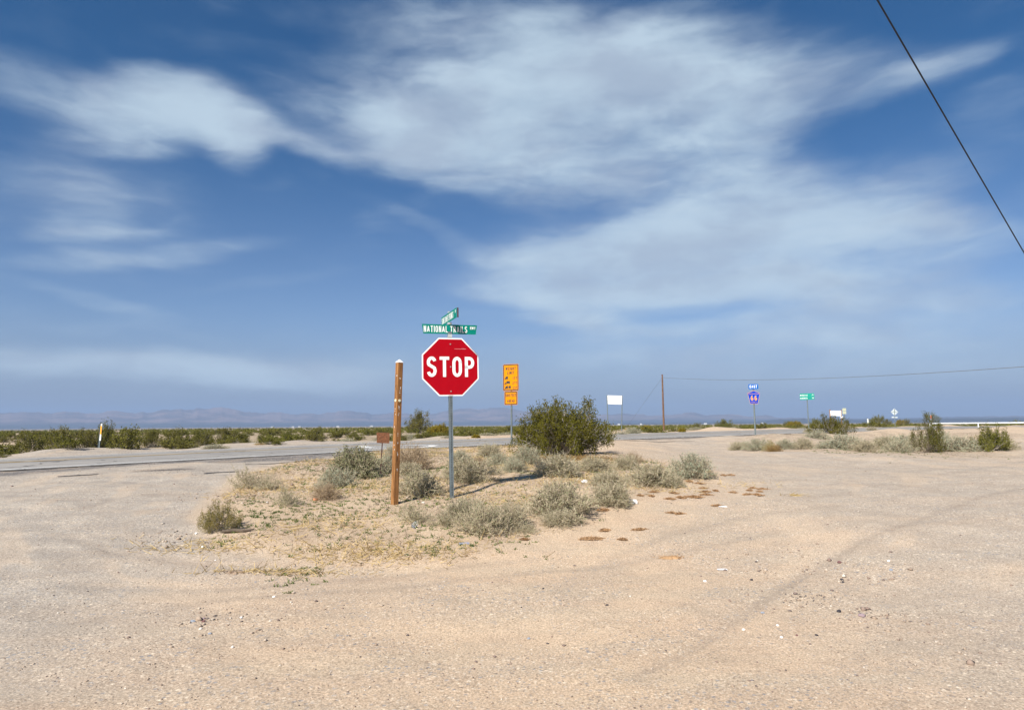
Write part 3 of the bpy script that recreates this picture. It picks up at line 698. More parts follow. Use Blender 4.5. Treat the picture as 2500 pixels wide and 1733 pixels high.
named = [(cre[0], 1022, 1066, 84, 60, 'open creosote bush beyond the road between wooden post and stop sign'), (cre[1], 250, 1107, 76, 74, 'tall creosote bush right behind the left orange marker post'),
 (cre[2], 212, 1107, 74, 62, 'creosote bush at the left edge beyond the road'), (cre[0], 148, 1110, 80, 66, 'creosote bush further left of the orange marker'), (cre[1], 70, 1114, 90, 60, 'creosote bush near the far left corner of the road'),
 (cre[2], 312, 1098, 50, 30, 'small creosote bush right of the left marker post'),
 (cre[0], 370, 1094, 66, 44, 'first creosote bush of the thick row beyond the road'), (cre[1], 425, 1095, 78, 50, 'second creosote bush of the thick row beyond the road'), (cre[2], 490, 1093, 76, 46, 'third creosote bush of the thick row beyond the road'),
 (cre[0], 552, 1091, 76, 44, 'fourth creosote bush of the thick row beyond the road'), (cre[1], 586, 1090, 56, 34, 'low right end creosote bush of the thick row beyond the road'),
 (cre[2], 650, 1084, 60, 26, 'creosote bush behind the straw patch beyond the road'), (cre[0], 705, 1081, 62, 28, 'creosote bush left of the sandy gap beyond the road'), (cre[1], 770, 1080, 66, 34, 'creosote bush at the sandy gap beyond the road'),
 (cre[2], 828, 1075, 26, 16, 'tiny creosote bush on the sandy bank left of the rusty sign'), (cre[0], 862, 1074, 42, 20, 'creosote bush on the sandy bank left of the rusty sign'), (cre[1], 900, 1066, 52, 20, 'low creosote bush behind the rusty sign'),
 (cre[0], 1130, 1066, 34, 22, 'creosote bush beyond the road right of the stop sign post'), (cre[2], 1185, 1068, 44, 20, 'dark creosote bush beyond the road left of the yellow sign'), (cre[1], 1232, 1066, 40, 20, 'creosote bush beyond the road behind the yellow sign post'),
 (cre[0], 1768, 1051, 60, 26, 'dark creosote bush beyond the road right of the utility pole'), (cre[1], 1700, 1050, 40, 18, 'creosote bush beyond the road near the utility pole'),
 (cre[2], 2143, 1043, 40, 30, 'dark creosote bush right of the white marker post'), (cre[0], 2166, 1040, 28, 16, 'low creosote bush left of the diamond sign'), (cre[1], 2213, 1042, 26, 20, 'creosote bush right of the diamond sign post'), (cre[2], 2276, 1036, 42, 30, 'creosote bush above the white pipe rail'),
 (cre[0], 1930, 1046, 50, 16, 'creosote bush left of the green distance sign foot'), (cre[1], 1990, 1046, 34, 24, 'creosote bush at the foot of the green distance sign')]
for (pr, x, y, w_, h_, lb) in named: bush(pr, x, y, w_, h_, lb, 'creosote_bush', 'bush', 'creosote bushes')
YEL = creosote_meshes(81, 40, 8, 40, .05, M['yellowbush'], clump=.09)
bush(YEL, 1072, 1071, 64, 33, 'round yellow olive bush beyond the road left of the stop sign post', 'yellow_bush', 'bush', 'yellow green bushes')
bush(YEL, 1162, 1070, 24, 9, 'tiny yellow green bush beyond the road near the straw tufts', 'yellow_bush', 'bush', 'yellow green bushes')
bush(YEL, 1578, 1057, 26, 15, 'small yellow green bush right of the grey mound beyond the road', 'yellow_bush', 'bush', 'yellow green bushes')
bush(YEL, 1665, 1055, 24, 10, 'yellow green bush between utility pole and dark creosote', 'yellow_bush', 'bush', 'yellow green bushes')
bush(YEL, 2200, 1040, 30, 14, 'bright yellow green bush right of the diamond sign', 'yellow_bush', 'bush', 'yellow green bushes')
bush(YEL, 1940, 1047, 48, 16, 'dull yellow green bush left of the green distance sign', 'yellow_bush', 'bush', 'yellow green bushes')
for (x, y, w_, h_, lb) in [(1546, 1060, 42, 17, 'grey mound shrub beside the yellow guy guard'), (1518, 1061, 34, 9, 'low flat grey shrub left of the yellow guy guard'), (1003, 1073, 34, 16, 'grey shrub at the foot of the open creosote beyond the road'), (1024, 1074, 24, 10, 'low grey shrub next to the yellow olive bush'),
                         (296, 1101, 44, 16, 'silver grey low shrub right of the left marker post'), (525, 1096, 60, 12, 'low silver shrub under the thick creosote row'), (745, 1083, 40, 12, 'low silver shrub beyond the road left of the sandy gap'), (1800, 1050, 34, 10, 'low silver shrub beyond the road left of the route 66 sign')]:
    bush(SI[0], x, y, w_, h_, lb, group='silver shrubs beyond the road')

# background creosotes: real spots scattered on the plain beyond the road
def far_field():
    rng = np.random.RandomState(99); protos = []
    for s in (91, 92, 93, 94):
        ps = creosote_meshes(s, 24, 6, 8, .075, M['creosote_far'], clump=.075, barkr=.014, low=.25); protos.append(ps)
    spots = []
    n = 0
    while len(spots) < 3400:
        a = rng.uniform(-.82, .82); r = 24*math.exp(rng.uniform(0, math.log(1100/24)))
        x, y = r*math.sin(a), r*math.cos(a)
        cross = (seg_dist(np.array([x]), np.array([y]), FAR[::2])[0]); i = int(np.argmin(np.hypot(FAR[:, 0]-x, FAR[:, 1]-y)))
        t = FAR[min(i+1, len(FAR)-1)]-FAR[max(i-1, 0)]; side = t[0]*(y-FAR[i][1])-t[1]*(x-FAR[i][0])
        if side < 0 or cross < 1.3 + rng.uniform(0, 1.6): continue
        if vnoise(np.array([x*.09]), np.array([y*.09]), 4)[0] < .33*(r < 150): continue
        if any(math.hypot(x-u, y-v) < w*.9+.5 for u, v, w in PX): continue
        if r < 130 and (rng.rand() < .15 or any(math.hypot(x-q[1], y-q[2]) < 1.7 for q in spots if q[0] < 134)): continue
        spots.append((r, x, y))
    spots.sort()
    near = spots[:262]; far = spots[262:]
    for i, (r, x, y) in enumerate(near):
        s = rng.uniform(.55, 1.15)*(1 if r > 40 else .8); h = rng.uniform(.55, .95)*min(s, 1.0)*(1.25 if rng.rand() < .08 else .88)
        if rng.rand() < .22:
            plant('desert_shrub', SILV[i % 2], (x, y), s*.8, s*.8, h*.45, rng.uniform(0, 6.3), 'low grey shrub among the scrub on the plain beyond the road', 'shrub', 'grey shrubs in the scrub beyond the road'); continue
        plant('creosote_bush', protos[i % 4] , (x, y), s, s, h, rng.uniform(0, 6.3), 'olive creosote bush among the scrub on the plain beyond the road', 'bush', 'creosote scrub on the plain beyond the road')
    # the rest as one mass, low detail
    r2 = np.array([q[0] for q in far]); X = np.array([q[1] for q in far]); Y = np.array([q[2] for q in far])
    VV, FF, nb = [], [], 0
    Z = H(X, Y, False)
    for k in range(len(far)):
        m_ = 150 if r2[k] < 200 else 60
        s = rng.uniform(.6, 1.3); h = rng.uniform(.5, .9)*min(s, 1.1); g = rng.normal(size=(m_, 3)); g = unit(g); g[:, 2] = np.abs(g[:, 2])
        Pp = g*rng.uniform(.5, 1, (m_, 1))*np.array([s, s, h])+np.array([X[k], Y[k], Z[k]])
        sz = .16 if r2[k] < 200 else .34
        V, Fq = quadcloud(Pp, unit(rng.normal(size=(m_, 3))), rng.uniform(.6, 1.3, m_)*sz, sz*.7, rng)
        VV.append(V); FF.append(Fq+nb); nb += len(V)
    o = link('desert_scrub', np_mesh('desert_scrub', np.concatenate(VV), np.concatenate(FF), M['creosote_far']))
    tag(o, 'far olive creosote scrub covering the plain up to the horizon', 'scrub', kind='stuff')
far_field()

# ------------------------------------------------------------------ small ground cover
def scatter(n, poly_px, rng, pad=0, weight=None):
    poly = poly_px; xs = [p[0] for p in poly]; ys = [p[1] for p in poly]; out = []
    while len(out) < n:
        x = rng.uniform(min(xs), max(xs), 4000); y = rng.uniform(min(ys), max(ys), 4000); ok = in_poly(x, y, poly)
        if weight is not None: ok &= rng.rand(4000) < weight(x, y)
        out += list(zip(x[ok], y[ok]))
    return np.array(out[:n])
def build_cover():
    rng = np.random.RandomState(3)
    # pebbles
    n = 15000; a = rng.uniform(-.85, .85, n); r = 2.8*np.exp(rng.uniform(0, math.log(22/2.8), n)); x = r*np.sin(a); y = r*np.cos(a)
    s = rng.lognormal(-5.5, .40, n)*(1+r*.03)
    isl = scatter(6500, ISLAND, rng, weight=lambda x, y: np.clip((vnoise(x*1.1, y*1.1, 3)-.35)*2.2+np.exp(-((x+3.3)**2+(y-11.6)**2)/2.0), 0, 1)); x = np.r_[x, isl[:, 0]]; y = np.r_[y, isl[:, 1]]; s = np.r_[s, rng.lognormal(-4.7, .45, len(isl))]
    cl = [gp(*q) for q in ((1960, 1460), (2080, 1490), (2200, 1520), (2150, 1400), (520, 1510), (600, 1508), (380, 1310), (430, 1300), (560, 1200), (525, 1218), (1870, 1385), (1990, 1360), (740, 1170), (720, 1185))]
    for c in cl:
        m_ = 45; x = np.r_[x, c[0]+rng.normal(size=m_)*.28]; y = np.r_[y, c[1]+rng.normal(size=m_)*.35]; s = np.r_[s, rng.lognormal(-4.7, .5, m_)]
    s = np.minimum(s, .035); z = H(x, y); N = len(x)
    ico = np.array([(1, 0, 0), (-1, 0, 0), (0, 1, 0), (0, -1, 0), (0, 0, 1), (0, 0, -1)], float)
    V = ico[None]*s[:, None, None]*(1+.35*rng.normal(size=(N, 6, 1)))*np.array([1, 1, .6])
    th = rng.uniform(0, 6.28, N); c_, s_ = np.cos(th)[:, None], np.sin(th)[:, None]
    V = np.stack([V[..., 0]*c_-V[..., 1]*s_, V[..., 0]*s_+V[..., 1]*c_, V[..., 2]], -1)+np.stack([x, y, z+s*.25], -1)[:, None]
    T_ = np.array([(0, 2, 4), (2, 1, 4), (1, 3, 4), (3, 0, 4), (2, 0, 5), (1, 2, 5), (3, 1, 5), (0, 3, 5)])
    mt, w, b = new_mat('pebble', .9, .2)
    at = w.add('ShaderNodeAttribute', attribute_name='tone').outputs['Fac']
    cr = w.add('ShaderNodeValToRGB'); w.l.new(at, cr.inputs[0]); e = cr.color_ramp; e.interpolation = 'LINEAR'
    e.elements[0].position = 0; e.elements[0].color = (.12, .10, .095, 1); e.elements[1].position = 1; e.elements[1].color = (.72, .66, .58, 1)
    for pos, col in ((.14, (.24, .17, .14, 1)), (.35, (.36, .27, .20, 1)), (.7, (.45, .36, .28, 1)), (.93, (.52, .43, .34, 1))):
        q = e.elements.new(pos); q.color = col
    w.l.new(cr.outputs[0], b.inputs['Base Color'])
    me = np_mesh('pebbles', V.reshape(-1, 3), (T_[None]+np.arange(N)[:, None, None]*6).reshape(-1, 3), mt)
    attr(me, 'tone', np.repeat(rng.rand(N), 6))
    tag(link('pebbles', me), 'small mixed stones scattered over the dirt', 'gravel', kind='stuff')
    # green sprigs
    patch = lambda x, y: np.clip((vnoise(x*1.3+5, y*1.3, 31)-.55)*5, 0, 1)*np.clip((vnoise(x*4+5, y*4, 37)-.4)*5, .05, 1)
    p = scatter(1300, ISLAND, rng, weight=patch)
    ex = []
    for q, m_, sp in (((880, 1205), 80, .35), ((860, 1190), 60, .3), ((1060, 1150), 90, .3), ((1020, 1130), 60, .35), ((1025, 1222), 60, .25), ((640, 1296), 30, .2), ((1040, 1310), 70, .3), ((770, 1232), 50, .3), ((840, 1255), 90, .5), ((930, 1245), 60, .35), ((720, 1400), 30, .2), ((1560, 1128), 60, .3), ((620, 1230), 50, .35), ((700, 1260), 60, .35), ((545, 1325), 14, .1), ((2200, 1108), 60, .8), ((2050, 1104), 60, 1.0), ((1110, 1235), 30, .3), ((1240, 1335), 20, .2)):
        c = gp(*q); ex.append(np.c_[c[0]+rng.normal(size=m_)*sp, c[1]+rng.normal(size=m_)*sp*1.3])
    p = np.r_[p, np.concatenate(ex)]; k = 8; N = len(p)*k
    zz = H(p[:, 0], p[:, 1]); base = np.repeat(np.c_[p, zz], k, 0)+np.c_[rng.normal(size=(N, 2))*.018, np.zeros(N)]
    D = unit(np.c_[rng.normal(size=(N, 2)), rng.uniform(.2, 1.6, N)]); V, Fq = quadcloud(base, D, rng.uniform(.014, .040, N), .009, rng)
    tag(link('green_groundcover', np_mesh('green_groundcover', V, Fq, M['sprig'])), 'low green sprigs growing between the shrubs', 'ground cover', kind='stuff')
    # dry grass
    pg = lambda x, y: np.clip((vnoise(x*1.0+50, y*1.0, 41)-.42)*3, .03, 1)
    p = scatter(15000, ISLAND, rng, weight=pg); ex = []
    for q, m_, sp, sy_ in (((930, 1350), 500, .55, .25), ((860, 1352), 300, .45, .2), ((1300, 1215), 350, .6, .4), ((760, 1290), 160, .3, .3), ((590, 1205), 140, .25, .4), ((500, 1330), 160, .45, .25), ((640, 1393), 120, .35, .04), ((700, 1395), 90, .3, .05), ((1760, 1185), 100, .6, .3), ((1600, 1205), 200, .5, .2), ((1430, 1180), 150, .4, .4), ((560, 1330), 160, .4, .2), ((1230, 1195), 250, .6, .5), ((1935, 1214), 25, .12, .06)):
        c = gp(*q); ex.append(np.c_[c[0]+rng.normal(size=m_)*sp, c[1]+rng.normal(size=m_)*sy_])
    p = np.r_[p, np.concatenate(ex)]; N = len(p); base = np.c_[p, H(p[:, 0], p[:, 1])+.002]
    D = unit(np.c_[rng.normal(size=(N, 2)), np.abs(rng.normal(size=N))*.45+.04]); V, Fq = quadcloud(base, D, rng.uniform(.04, .15, N), .0075, rng)
    tag(link('dry_grass', np_mesh('dry_grass', V, Fq, M['straw'])), 'dry straw coloured grass stalks lying over the island', 'dry grass', kind='stuff')
build_cover()
def twig_litter():
    rng = np.random.RandomState(17); p = scatter(9000, ISLAND, rng, weight=lambda x, y: np.clip((vnoise(x*1.6+9, y*1.6, 71)-.38)*3, .05, 1))
    q = scatter(5000, RISLAND, rng); p = np.r_[p, q]; N = len(p); base = np.c_[p, H(p[:, 0], p[:, 1])+.003]
    D = unit(np.c_[rng.normal(size=(N, 2)), np.abs(rng.normal(size=N))*.5]); V, Fq = quadcloud(base, D, rng.uniform(.03, .10, N), .007, rng)
    tag(link('twig_litter', np_mesh('twig_litter', V, Fq, M['litter_mix'])), 'grey brown dead twigs and leaves strewn between the shrubs', 'plant debris', kind='stuff')
M['litter_mix'] = leafmat('litter_mix', (.12, .085, .055), (.36, .29, .20), trans=.1, scale=9)
twig_litter()
# straw tufts beyond the road
STRAW = mound_meshes('straw', 12, M['straw'], M['straw'], nst=200, per=12, leaves=400, tw=.012)
for (x, y, w_, h_, lb) in [(634, 1089, 34, 8, 'bright straw tuft beyond the road under the creosote row'), (895, 1083, 12, 5, 'small straw tuft on the bank left of the rusty sign'), (1143, 1073, 14, 6, 'small straw tuft beyond the road right of the stop sign post'), (1072, 1076, 10, 5, 'tiny straw tuft under the yellow olive bush')]:
    bush(STRAW, x, y, w_, h_, lb, 'straw_tuft', 'dry grass', 'straw tufts beyond the road')

# ------------------------------------------------------------------ lettering: narrow highway letters as strokes
def arc(cx, cy, rx, ry, a0, a1, n=10):
    return [(cx+rx*math.cos(math.radians(a0+(a1-a0)*i/n)), cy+ry*math.sin(math.radians(a0+(a1-a0)*i/n))) for i in range(n+1)]
W_ = .42
def O(w=W_): return arc(w/2, .72, w/2, .28, 0, 180)+arc(w/2, .28, w/2, .28, 180, 360)+[(w, .72)]
GL = {
 'A': (W_+.06, [[(0, 0), (.24, 1), (.48, 0)], [(.08, .3), (.40, .3)]]), 'B': (W_, [[(0, 0), (0, 1), (.2, 1)]+arc(.2, .76, .2, .24, 90, -90)+[(0, .52)], [(.2, .52)]+arc(.2, .26, .22, .26, 90, -90)+[(0, 0)]]),
 'C': (W_, [arc(.21, .72, .21, .28, 0, 180)+arc(.21, .28, .21, .28, 180, 360)]), 'D': (W_, [[(0, 0), (0, 1), (.18, 1)]+arc(.18, .72, .24, .28, 90, 0)+arc(.18, .28, .24, .28, 0, -90)+[(0, 0)]]),
 'E': (.36, [[(.36, 1), (0, 1), (0, 0), (.36, 0)], [(0, .52), (.3, .52)]]), 'F': (.36, [[(.36, 1), (0, 1), (0, 0)], [(0, .52), (.3, .52)]]),
 'G': (W_, [arc(.21, .72, .21, .28, 10, 180)+arc(.21, .28, .21, .28, 180, 360)+[(.42, .45), (.22, .45)]]), 'H': (W_, [[(0, 0), (0, 1)], [(.42, 0), (.42, 1)], [(0, .52), (.42, .52)]]),
 'I': (0, [[(0, 0), (0, 1)]]), 'K': (W_, [[(0, 0), (0, 1)], [(.42, 1), (0, .38)], [(.14, .58), (.42, 0)]]), 'L': (.36, [[(0, 1), (0, 0), (.36, 0)]]),
 'M': (.52, [[(0, 0), (0, 1), (.26, .3), (.52, 1), (.52, 0)]]), 'N': (W_, [[(0, 0), (0, 1), (.42, 0), (.42, 1)]]), 'O': (W_, [O()]),
 'P': (W_, [[(0, 0), (0, 1), (.2, 1)]+arc(.2, .74, .22, .26, 90, -90)+[(0, .48)]]), 'R': (W_, [[(0, 0), (0, 1), (.2, 1)]+arc(.2, .75, .22, .25, 90, -90)+[(0, .5)], [(.2, .5), (.42, 0)]]),
 'S': (W_, [arc(.21, .755, .21, .245, 18, 215, 12)+arc(.21, .265, .21, .265, 38, -165, 12)]), 'T': (W_, [[(0, 1), (.42, 1)], [(.21, 1), (.21, 0)]]),
 'U': (W_, [[(0, 1), (0, .28)]+arc(.21, .28, .21, .28, 180, 360)+[(.42, 1)]]), 'W': (.6, [[(0, 1), (.15, 0), (.3, .85), (.45, 0), (.6, 1)]]), 'Y': (.44, [[(0, 1), (.22, .48), (.44, 1)], [(.22, .48), (.22, 0)]]),
 '0': (W_, [O()]), '1': (.12, [[(0, .84), (.12, 1), (.12, 0)]]), '2': (W_, [arc(.21, .76, .21, .24, 170, -30, 10)+[(0, 0), (.42, 0)]]), '3': (W_, [arc(.2, .77, .2, .23, 160, -90, 10), arc(.2, .27, .22, .27, 90, -160, 10)]),
 '5': (W_, [[(.38, 1), (.03, 1), (0, .52)]+arc(.2, .30, .22, .30, 115, -160, 12)]), '6': (W_, [[(.37, .93), (.27, .99), (.15, .92), (.05, .72), (0, .45), (0, .28)], arc(.21, .27, .21, .27, 180, -180, 16)]), '7': (W_, [[(0, 1), (.42, 1), (.12, 0)]]), '9': (W_, [arc(.21, .72, .21, .28, -30, 330, 16), [(.38, .58), (.1, 0)]]),
}
def split_sharp(strokes, sx):
    out = []
    for st in strokes:
        cur = [st[0]]
        for i in range(1, len(st)):
            cur.append(st[i])
            if i < len(st)-1:
                a = Vector(((st[i][0]-st[i-1][0])*sx, st[i][1]-st[i-1][1])); b = Vector(((st[i+1][0]-st[i][0])*sx, st[i+1][1]-st[i][1]))
                if a.length > 0 and b.length > 0 and a.normalized().dot(b.normalized()) < -.25: out.append(cur); cur = [st[i]]
        out.append(cur)
    return out
def text_mesh(mb, s, x, z, h, th=.13, sx=1.0, gap=.17, y=-.0035, mi=0, center=True, space=.30, fit=None):
    """writes s in x/z, cap height h, stroke th*h; x is the centre (or left)"""
    adv = []; X = 0
    for ch in s:
        if ch == ' ': X += space; continue
        adv.append((ch, X)); X += GL[ch][0]+th/sx+gap
    tot = (X-gap-th/sx)*sx*h
    if fit:
        f_ = (fit-th*h)/tot; tot = fit-th*h; sx *= f_
    x0 = x-tot/2 if center else x+th*h/2
    zi = 0; r = th*h/2; hh = h-2*r
    for ch, a in adv:
        for st in split_sharp(GL[ch][1], sx):
            p = [Vector((x0+(a+q[0])*sx*h, z+r+q[1]*hh)) for q in st]
            p = [q for i, q in enumerate(p) if i == 0 or (q-p[i-1]).length > 1e-6]
            # square caps for straight ends
            n = len(p); L, R_ = [], []
            if n < 2: continue
            for i in range(n):
                d0 = (p[i]-p[i-1]).normalized() if i > 0 else None; d1 = (p[i+1]-p[i]).normalized() if i < n-1 else None
                t = ((d0 or d1)+(d1 or d0)).normalized(); nn = Vector((-t.y, t.x)); base = d0 or d1
                k = 1/max(.45, nn.dot(Vector((-base.y, base.x))))
                q = p[i]
                if i == 0 and min(abs(d1.x), abs(d1.y)) < .05: q = q-d1*r
                if i == n-1 and min(abs(d0.x), abs(d0.y)) < .05: q = q+d0*r
                L.append(q+nn*r*k); R_.append(q-nn*r*k)
            yy = y-zi*.00006*1; zi += 1
            vs = [(v.x, yy, v.y) for v in L]+[(v.x, yy, v.y) for v in R_]
            mb.add(vs, [(i, n+i, n+i+1, i+1) for i in range(n-1)], mi)
    return tot
def rrect(w, h, r, cx=0, cz=0, n=5):
    pts = []
    for (sx, sz, a) in ((1, 1, 0), (-1, 1, 90), (-1, -1, 180), (1, -1, 270)):
        pts += [(cx+sx*(w/2-r)+r*math.cos(math.radians(a+90*i/n)), cz+sz*(h/2-r)+r*math.sin(math.radians(a+90*i/n))) for i in range(n+1)]
    return pts[::-1]
def disc(mb, x, y, z, r, n=10, mi=0, t=.004):
    mb.prism([(x+r*math.cos(-2*math.pi*i/n), z+r*math.sin(-2*math.pi*i/n)) for i in range(n)], y-t, y, mi)

def stand(name, base, top, yaw, label, cat, group=None, sink=.0):
    """root at the ground under pixel base, leaning so that its axis runs to pixel top; returns root and height"""
    B = gp(*base); T = at_depth_y(top[0], top[1], B[1]); Bz = Hp(B)
    v = Vector((T[0]-B[0], T[1]-B[1], T[2]-B[2])); h = v.length+(B[2]-Bz)
    o = empty(name, (B[0], B[1], Bz), 0, label, cat, group)
    q = Vector((0, 0, 1)).rotation_difference(v.normalized()) @ Quaternion((0, 0, 1), yaw)
    o.rotation_mode = 'QUATERNION'; o.rotation_quaternion = q
    return o, h, mpp(B), B

# ---- stop sign with the street names on top
def stop_sign():
    yaw = math.radians(19)
    o, h, k, B = stand('stop_sign', (1103, 1222), (1097.5, 795), yaw, 'red octagonal STOP sign with two green street names on a perforated steel post', 'sign')
    zc = h-(899-795)*k; R8 = .4572
    w = .056; mb = MB(); top = h-.0
    mb.box((0, .0, (top-.1)/2-.15), (w, w, top-.1+.3)); z = .04
    while z < top-.12:
        if not (zc-.45 < z < zc+.45):
            disc(mb, 0, -w/2-.0005, z, .0080, 6, 1, .001)
        mb.add([(-w/2-.0015, .0080*math.cos(a), z+.0080*math.sin(a)) for a in [i*math.pi/3 for i in range(6)]], [(5, 4, 3, 2, 1, 0)], 1)
        z += .0254
    mb.build('post', [M['galv'], M['hole']], o)
    def octa(r): return [(r/math.cos(math.pi/8)*math.cos(-math.pi/8-i*math.pi/4), zc+r/math.cos(math.pi/8)*math.sin(-math.pi/8-i*math.pi/4)) for i in range(8)]
    pl = MB(); pl.prism(octa(R8), -w/2-.006, -w/2-.002, 0)
    P_ = pl.build('sign_plate', M['white'], o)
    f = MB(); f.prism(octa(R8-.020), -w/2-.0085, -w/2-.0062); f.build('red_face', M['red'], P_)
    t = MB(); text_mesh(t, 'STOP', .002, zc-.158, .318, .155, .98, .24, y=-w/2-.0105, fit=.765); t.build('lettering', M['white'], P_)
    for bz in (zc+.36, zc+.0, zc-.385):
        b = MB(); disc(b, -.001, -w/2-.0088, bz, .011, 10, 0, .006); b.build('bolt', M['rivet'], P_)
    sc = MB(); sc.box((.16, -w/2-.0092, zc+.285), (.19, .0008, .004)); sc.box((.21, -w/2-.0092, zc+.292), (.06, .0008, .002)); sc.build('scratch', paint('scratch_pink', (.75, .4, .4), .6), P_)
    # street blades
    zb = h-(803-795)*k-.01
    L, hb = .895, .150
    def blade_mesh(zz, text, suf, sx, y0, taper):
        nonlocal L
        m_ = MB(); m_.prism([(-L/2, zz+hb/2), (L/2, zz+hb/2), (L/2-taper, zz-hb/2), (-L/2+taper, zz-hb/2)], y0-.003, y0+.003)
        tt = MB(); text_mesh(tt, text, -L/2+.028, zz-.051, .102, .118, sx, .25, y=y0-.0036, center=False, space=.42, fit=.785*L)
        text_mesh(tt, suf, L/2-.026-(.088 if len(suf) > 2 else .05), zz+.004, .048, .15, .95, .28, y=y0-.0036, center=False, fit=.088 if len(suf) > 2 else .05)
        return m_, tt
    m1, t1 = blade_mesh(zb, 'NATIONAL TRAILS', 'HWY', .70, -.012, .022)
    b1 = m1.build('street_name_blade', M['green'], o); t1.build('lettering', M['white'], b1)
    L = 1.0; m2, t2 = blade_mesh(0, 'SUNFLOWER SPRINGS', 'RD', .655, -.012, .0)
    b2 = m2.build('street_name_blade', M['green'], o); b2.location = (0, 0, zb+.190); b2.rotation_euler = (0, 0, -math.pi/2); t2.build('lettering', M['white'], b2)
    lip = MB(); lip.box((L/2+.004, .007, 0), (.008, .022, hb)); lip.build('blade_rim', M['rust_dark'], b2)
    br = MB(); br.box((0, 0, zb-hb/2-.028), (.062, .062, .052)); br.box((0, 0, zb+.095), (.055, .055, .030)); br.box((0, 0, zb+.190+hb/2+.010), (.05, .03, .022))
    br.box((0, .02, zb), (.03, .012, hb)); br.build('blade_bracket', M['alu'], o)
    stp = MB(); stp.box((0, -w/2-.0068, zc-R8+.008), (.075, .001, .004)); stp.build('sticker', M['rust'], P_)
stop_sign()

def wooden_post():
    o, h, k, B = stand('wooden_post', (963, 1238), (975.5, 877), math.radians(41), 'brown square wooden post with white cap and two cream discs, left of the STOP sign', 'post')
    w = .083; mb = MB(); capz = .045
    mb.box((0, 0, (h-capz)/2-.15), (w, w, h-capz+.3)); me = mb.build('shaft', M['wood'], o)
    bv = me.modifiers.new('b', 'BEVEL'); bv.width = .004; bv.segments = 2
    c = MB(); z = h-capz; q = w/2+.002
    c.add([(-q, -q, z), (q, -q, z), (q, q, z), (-q, q, z), (0, 0, h), (-q, -q, z-.006), (q, -q, z-.006), (q, q, z-.006), (-q, q, z-.006)], [(0, 1, 4), (1, 2, 4), (2, 3, 4), (3, 0, 4), (5, 6, 1, 0), (6, 7, 2, 1), (7, 8, 3, 2), (8, 5, 0, 3), (8, 7, 6, 5)])
    c.build('cap', M['white'], o)
    zd = h-(980-877)*k
    d = MB(); disc(d, 0, -w/2, zd, .021, 16, 0, .006); disc(d, 0, -w/2-.0062, zd, .009, 10, 1, .002); d.build('reflector_disc', [M['disc'], M['white']], o)
    d = MB(); Mx = Matrix.Rotation(-math.pi/2, 4, 'Z'); tmp = MB(); disc(tmp, 0, -w/2, zd+.003, .021, 16, 0, .006)
    d.add([Mx @ Vector(v) for v in tmp.v], tmp.f); d.build('reflector_disc', M['disc'], o)
    # worn carved lettering and paint chips running down both faces
    r = random.Random(4); f1 = MB(); f2 = MB()
    chips = [(0, 60, .02, .012, 1), (.01, 92, .012, .02, 1), (-.004, 104, .014, .018, 1), (.006, 120, .006, .014, 0), (-.004, 150, .022, .010, 1), (-.004, 158, .006, .03, 1), (-.008, 176, .006, .02, 1), (-.008, 240, .006, .03, 1), (0, 262, .006, .04, 1), (-.004, 300, .010, .035, 1), (-.004, 316, .006, .10, 0), (-.002, 350, .006, .05, 1)]
    for (x, dy, ww, hh, wt) in chips:
        zz = h-dy*k*.78
        if abs(zz-zd) < .04: continue
        for _ in range(3):
            (f1 if wt else f2).box((x+r.uniform(-.006, .006), -w/2-.0006, zz+r.uniform(-.02, .02)), (ww*r.uniform(.3, .8), .0012, hh*r.uniform(.3, .9)))
    for dy in (40, 66, 74, 122, 130, 138, 168, 180, 205, 212, 222):
        zz = h-dy*k
        if abs(zz-zd) < .04: continue
        for _ in range(2):
            tgt = f1 if r.random() < .5 else f2
            tgt.box((-w/2-.0006, r.uniform(-.012, .012), zz+r.uniform(-.01, .01)), (.0012, r.uniform(.004, .012), r.uniform(.008, .022)))
    f1.build('worn_white_lettering', M['white'], o); f2.build('carved_grooves', M['hole'], o)
wooden_post()

def rusty_sign():
    o, h, k, B = stand('rusty_sign', (929, 1161), (935, 1056), math.radians(12), 'small rusty blank rectangular metal sign on a thin leaning stake left of the wooden post', 'sign')
    mb = MB(); mb.box((0, 0, h/2-.1), (.022, .022, h+.1)); mb.build('stake', M['rust_dark'], o)
    q = 25.5*k; p = MB(); p.prism([(-15*k, h), (16*k, h+.4*k), (17*k, h-q), (-13.5*k, h-q+.3*k)], -.018, -.014); p.build('plate', M['rust'], o)
rusty_sign()

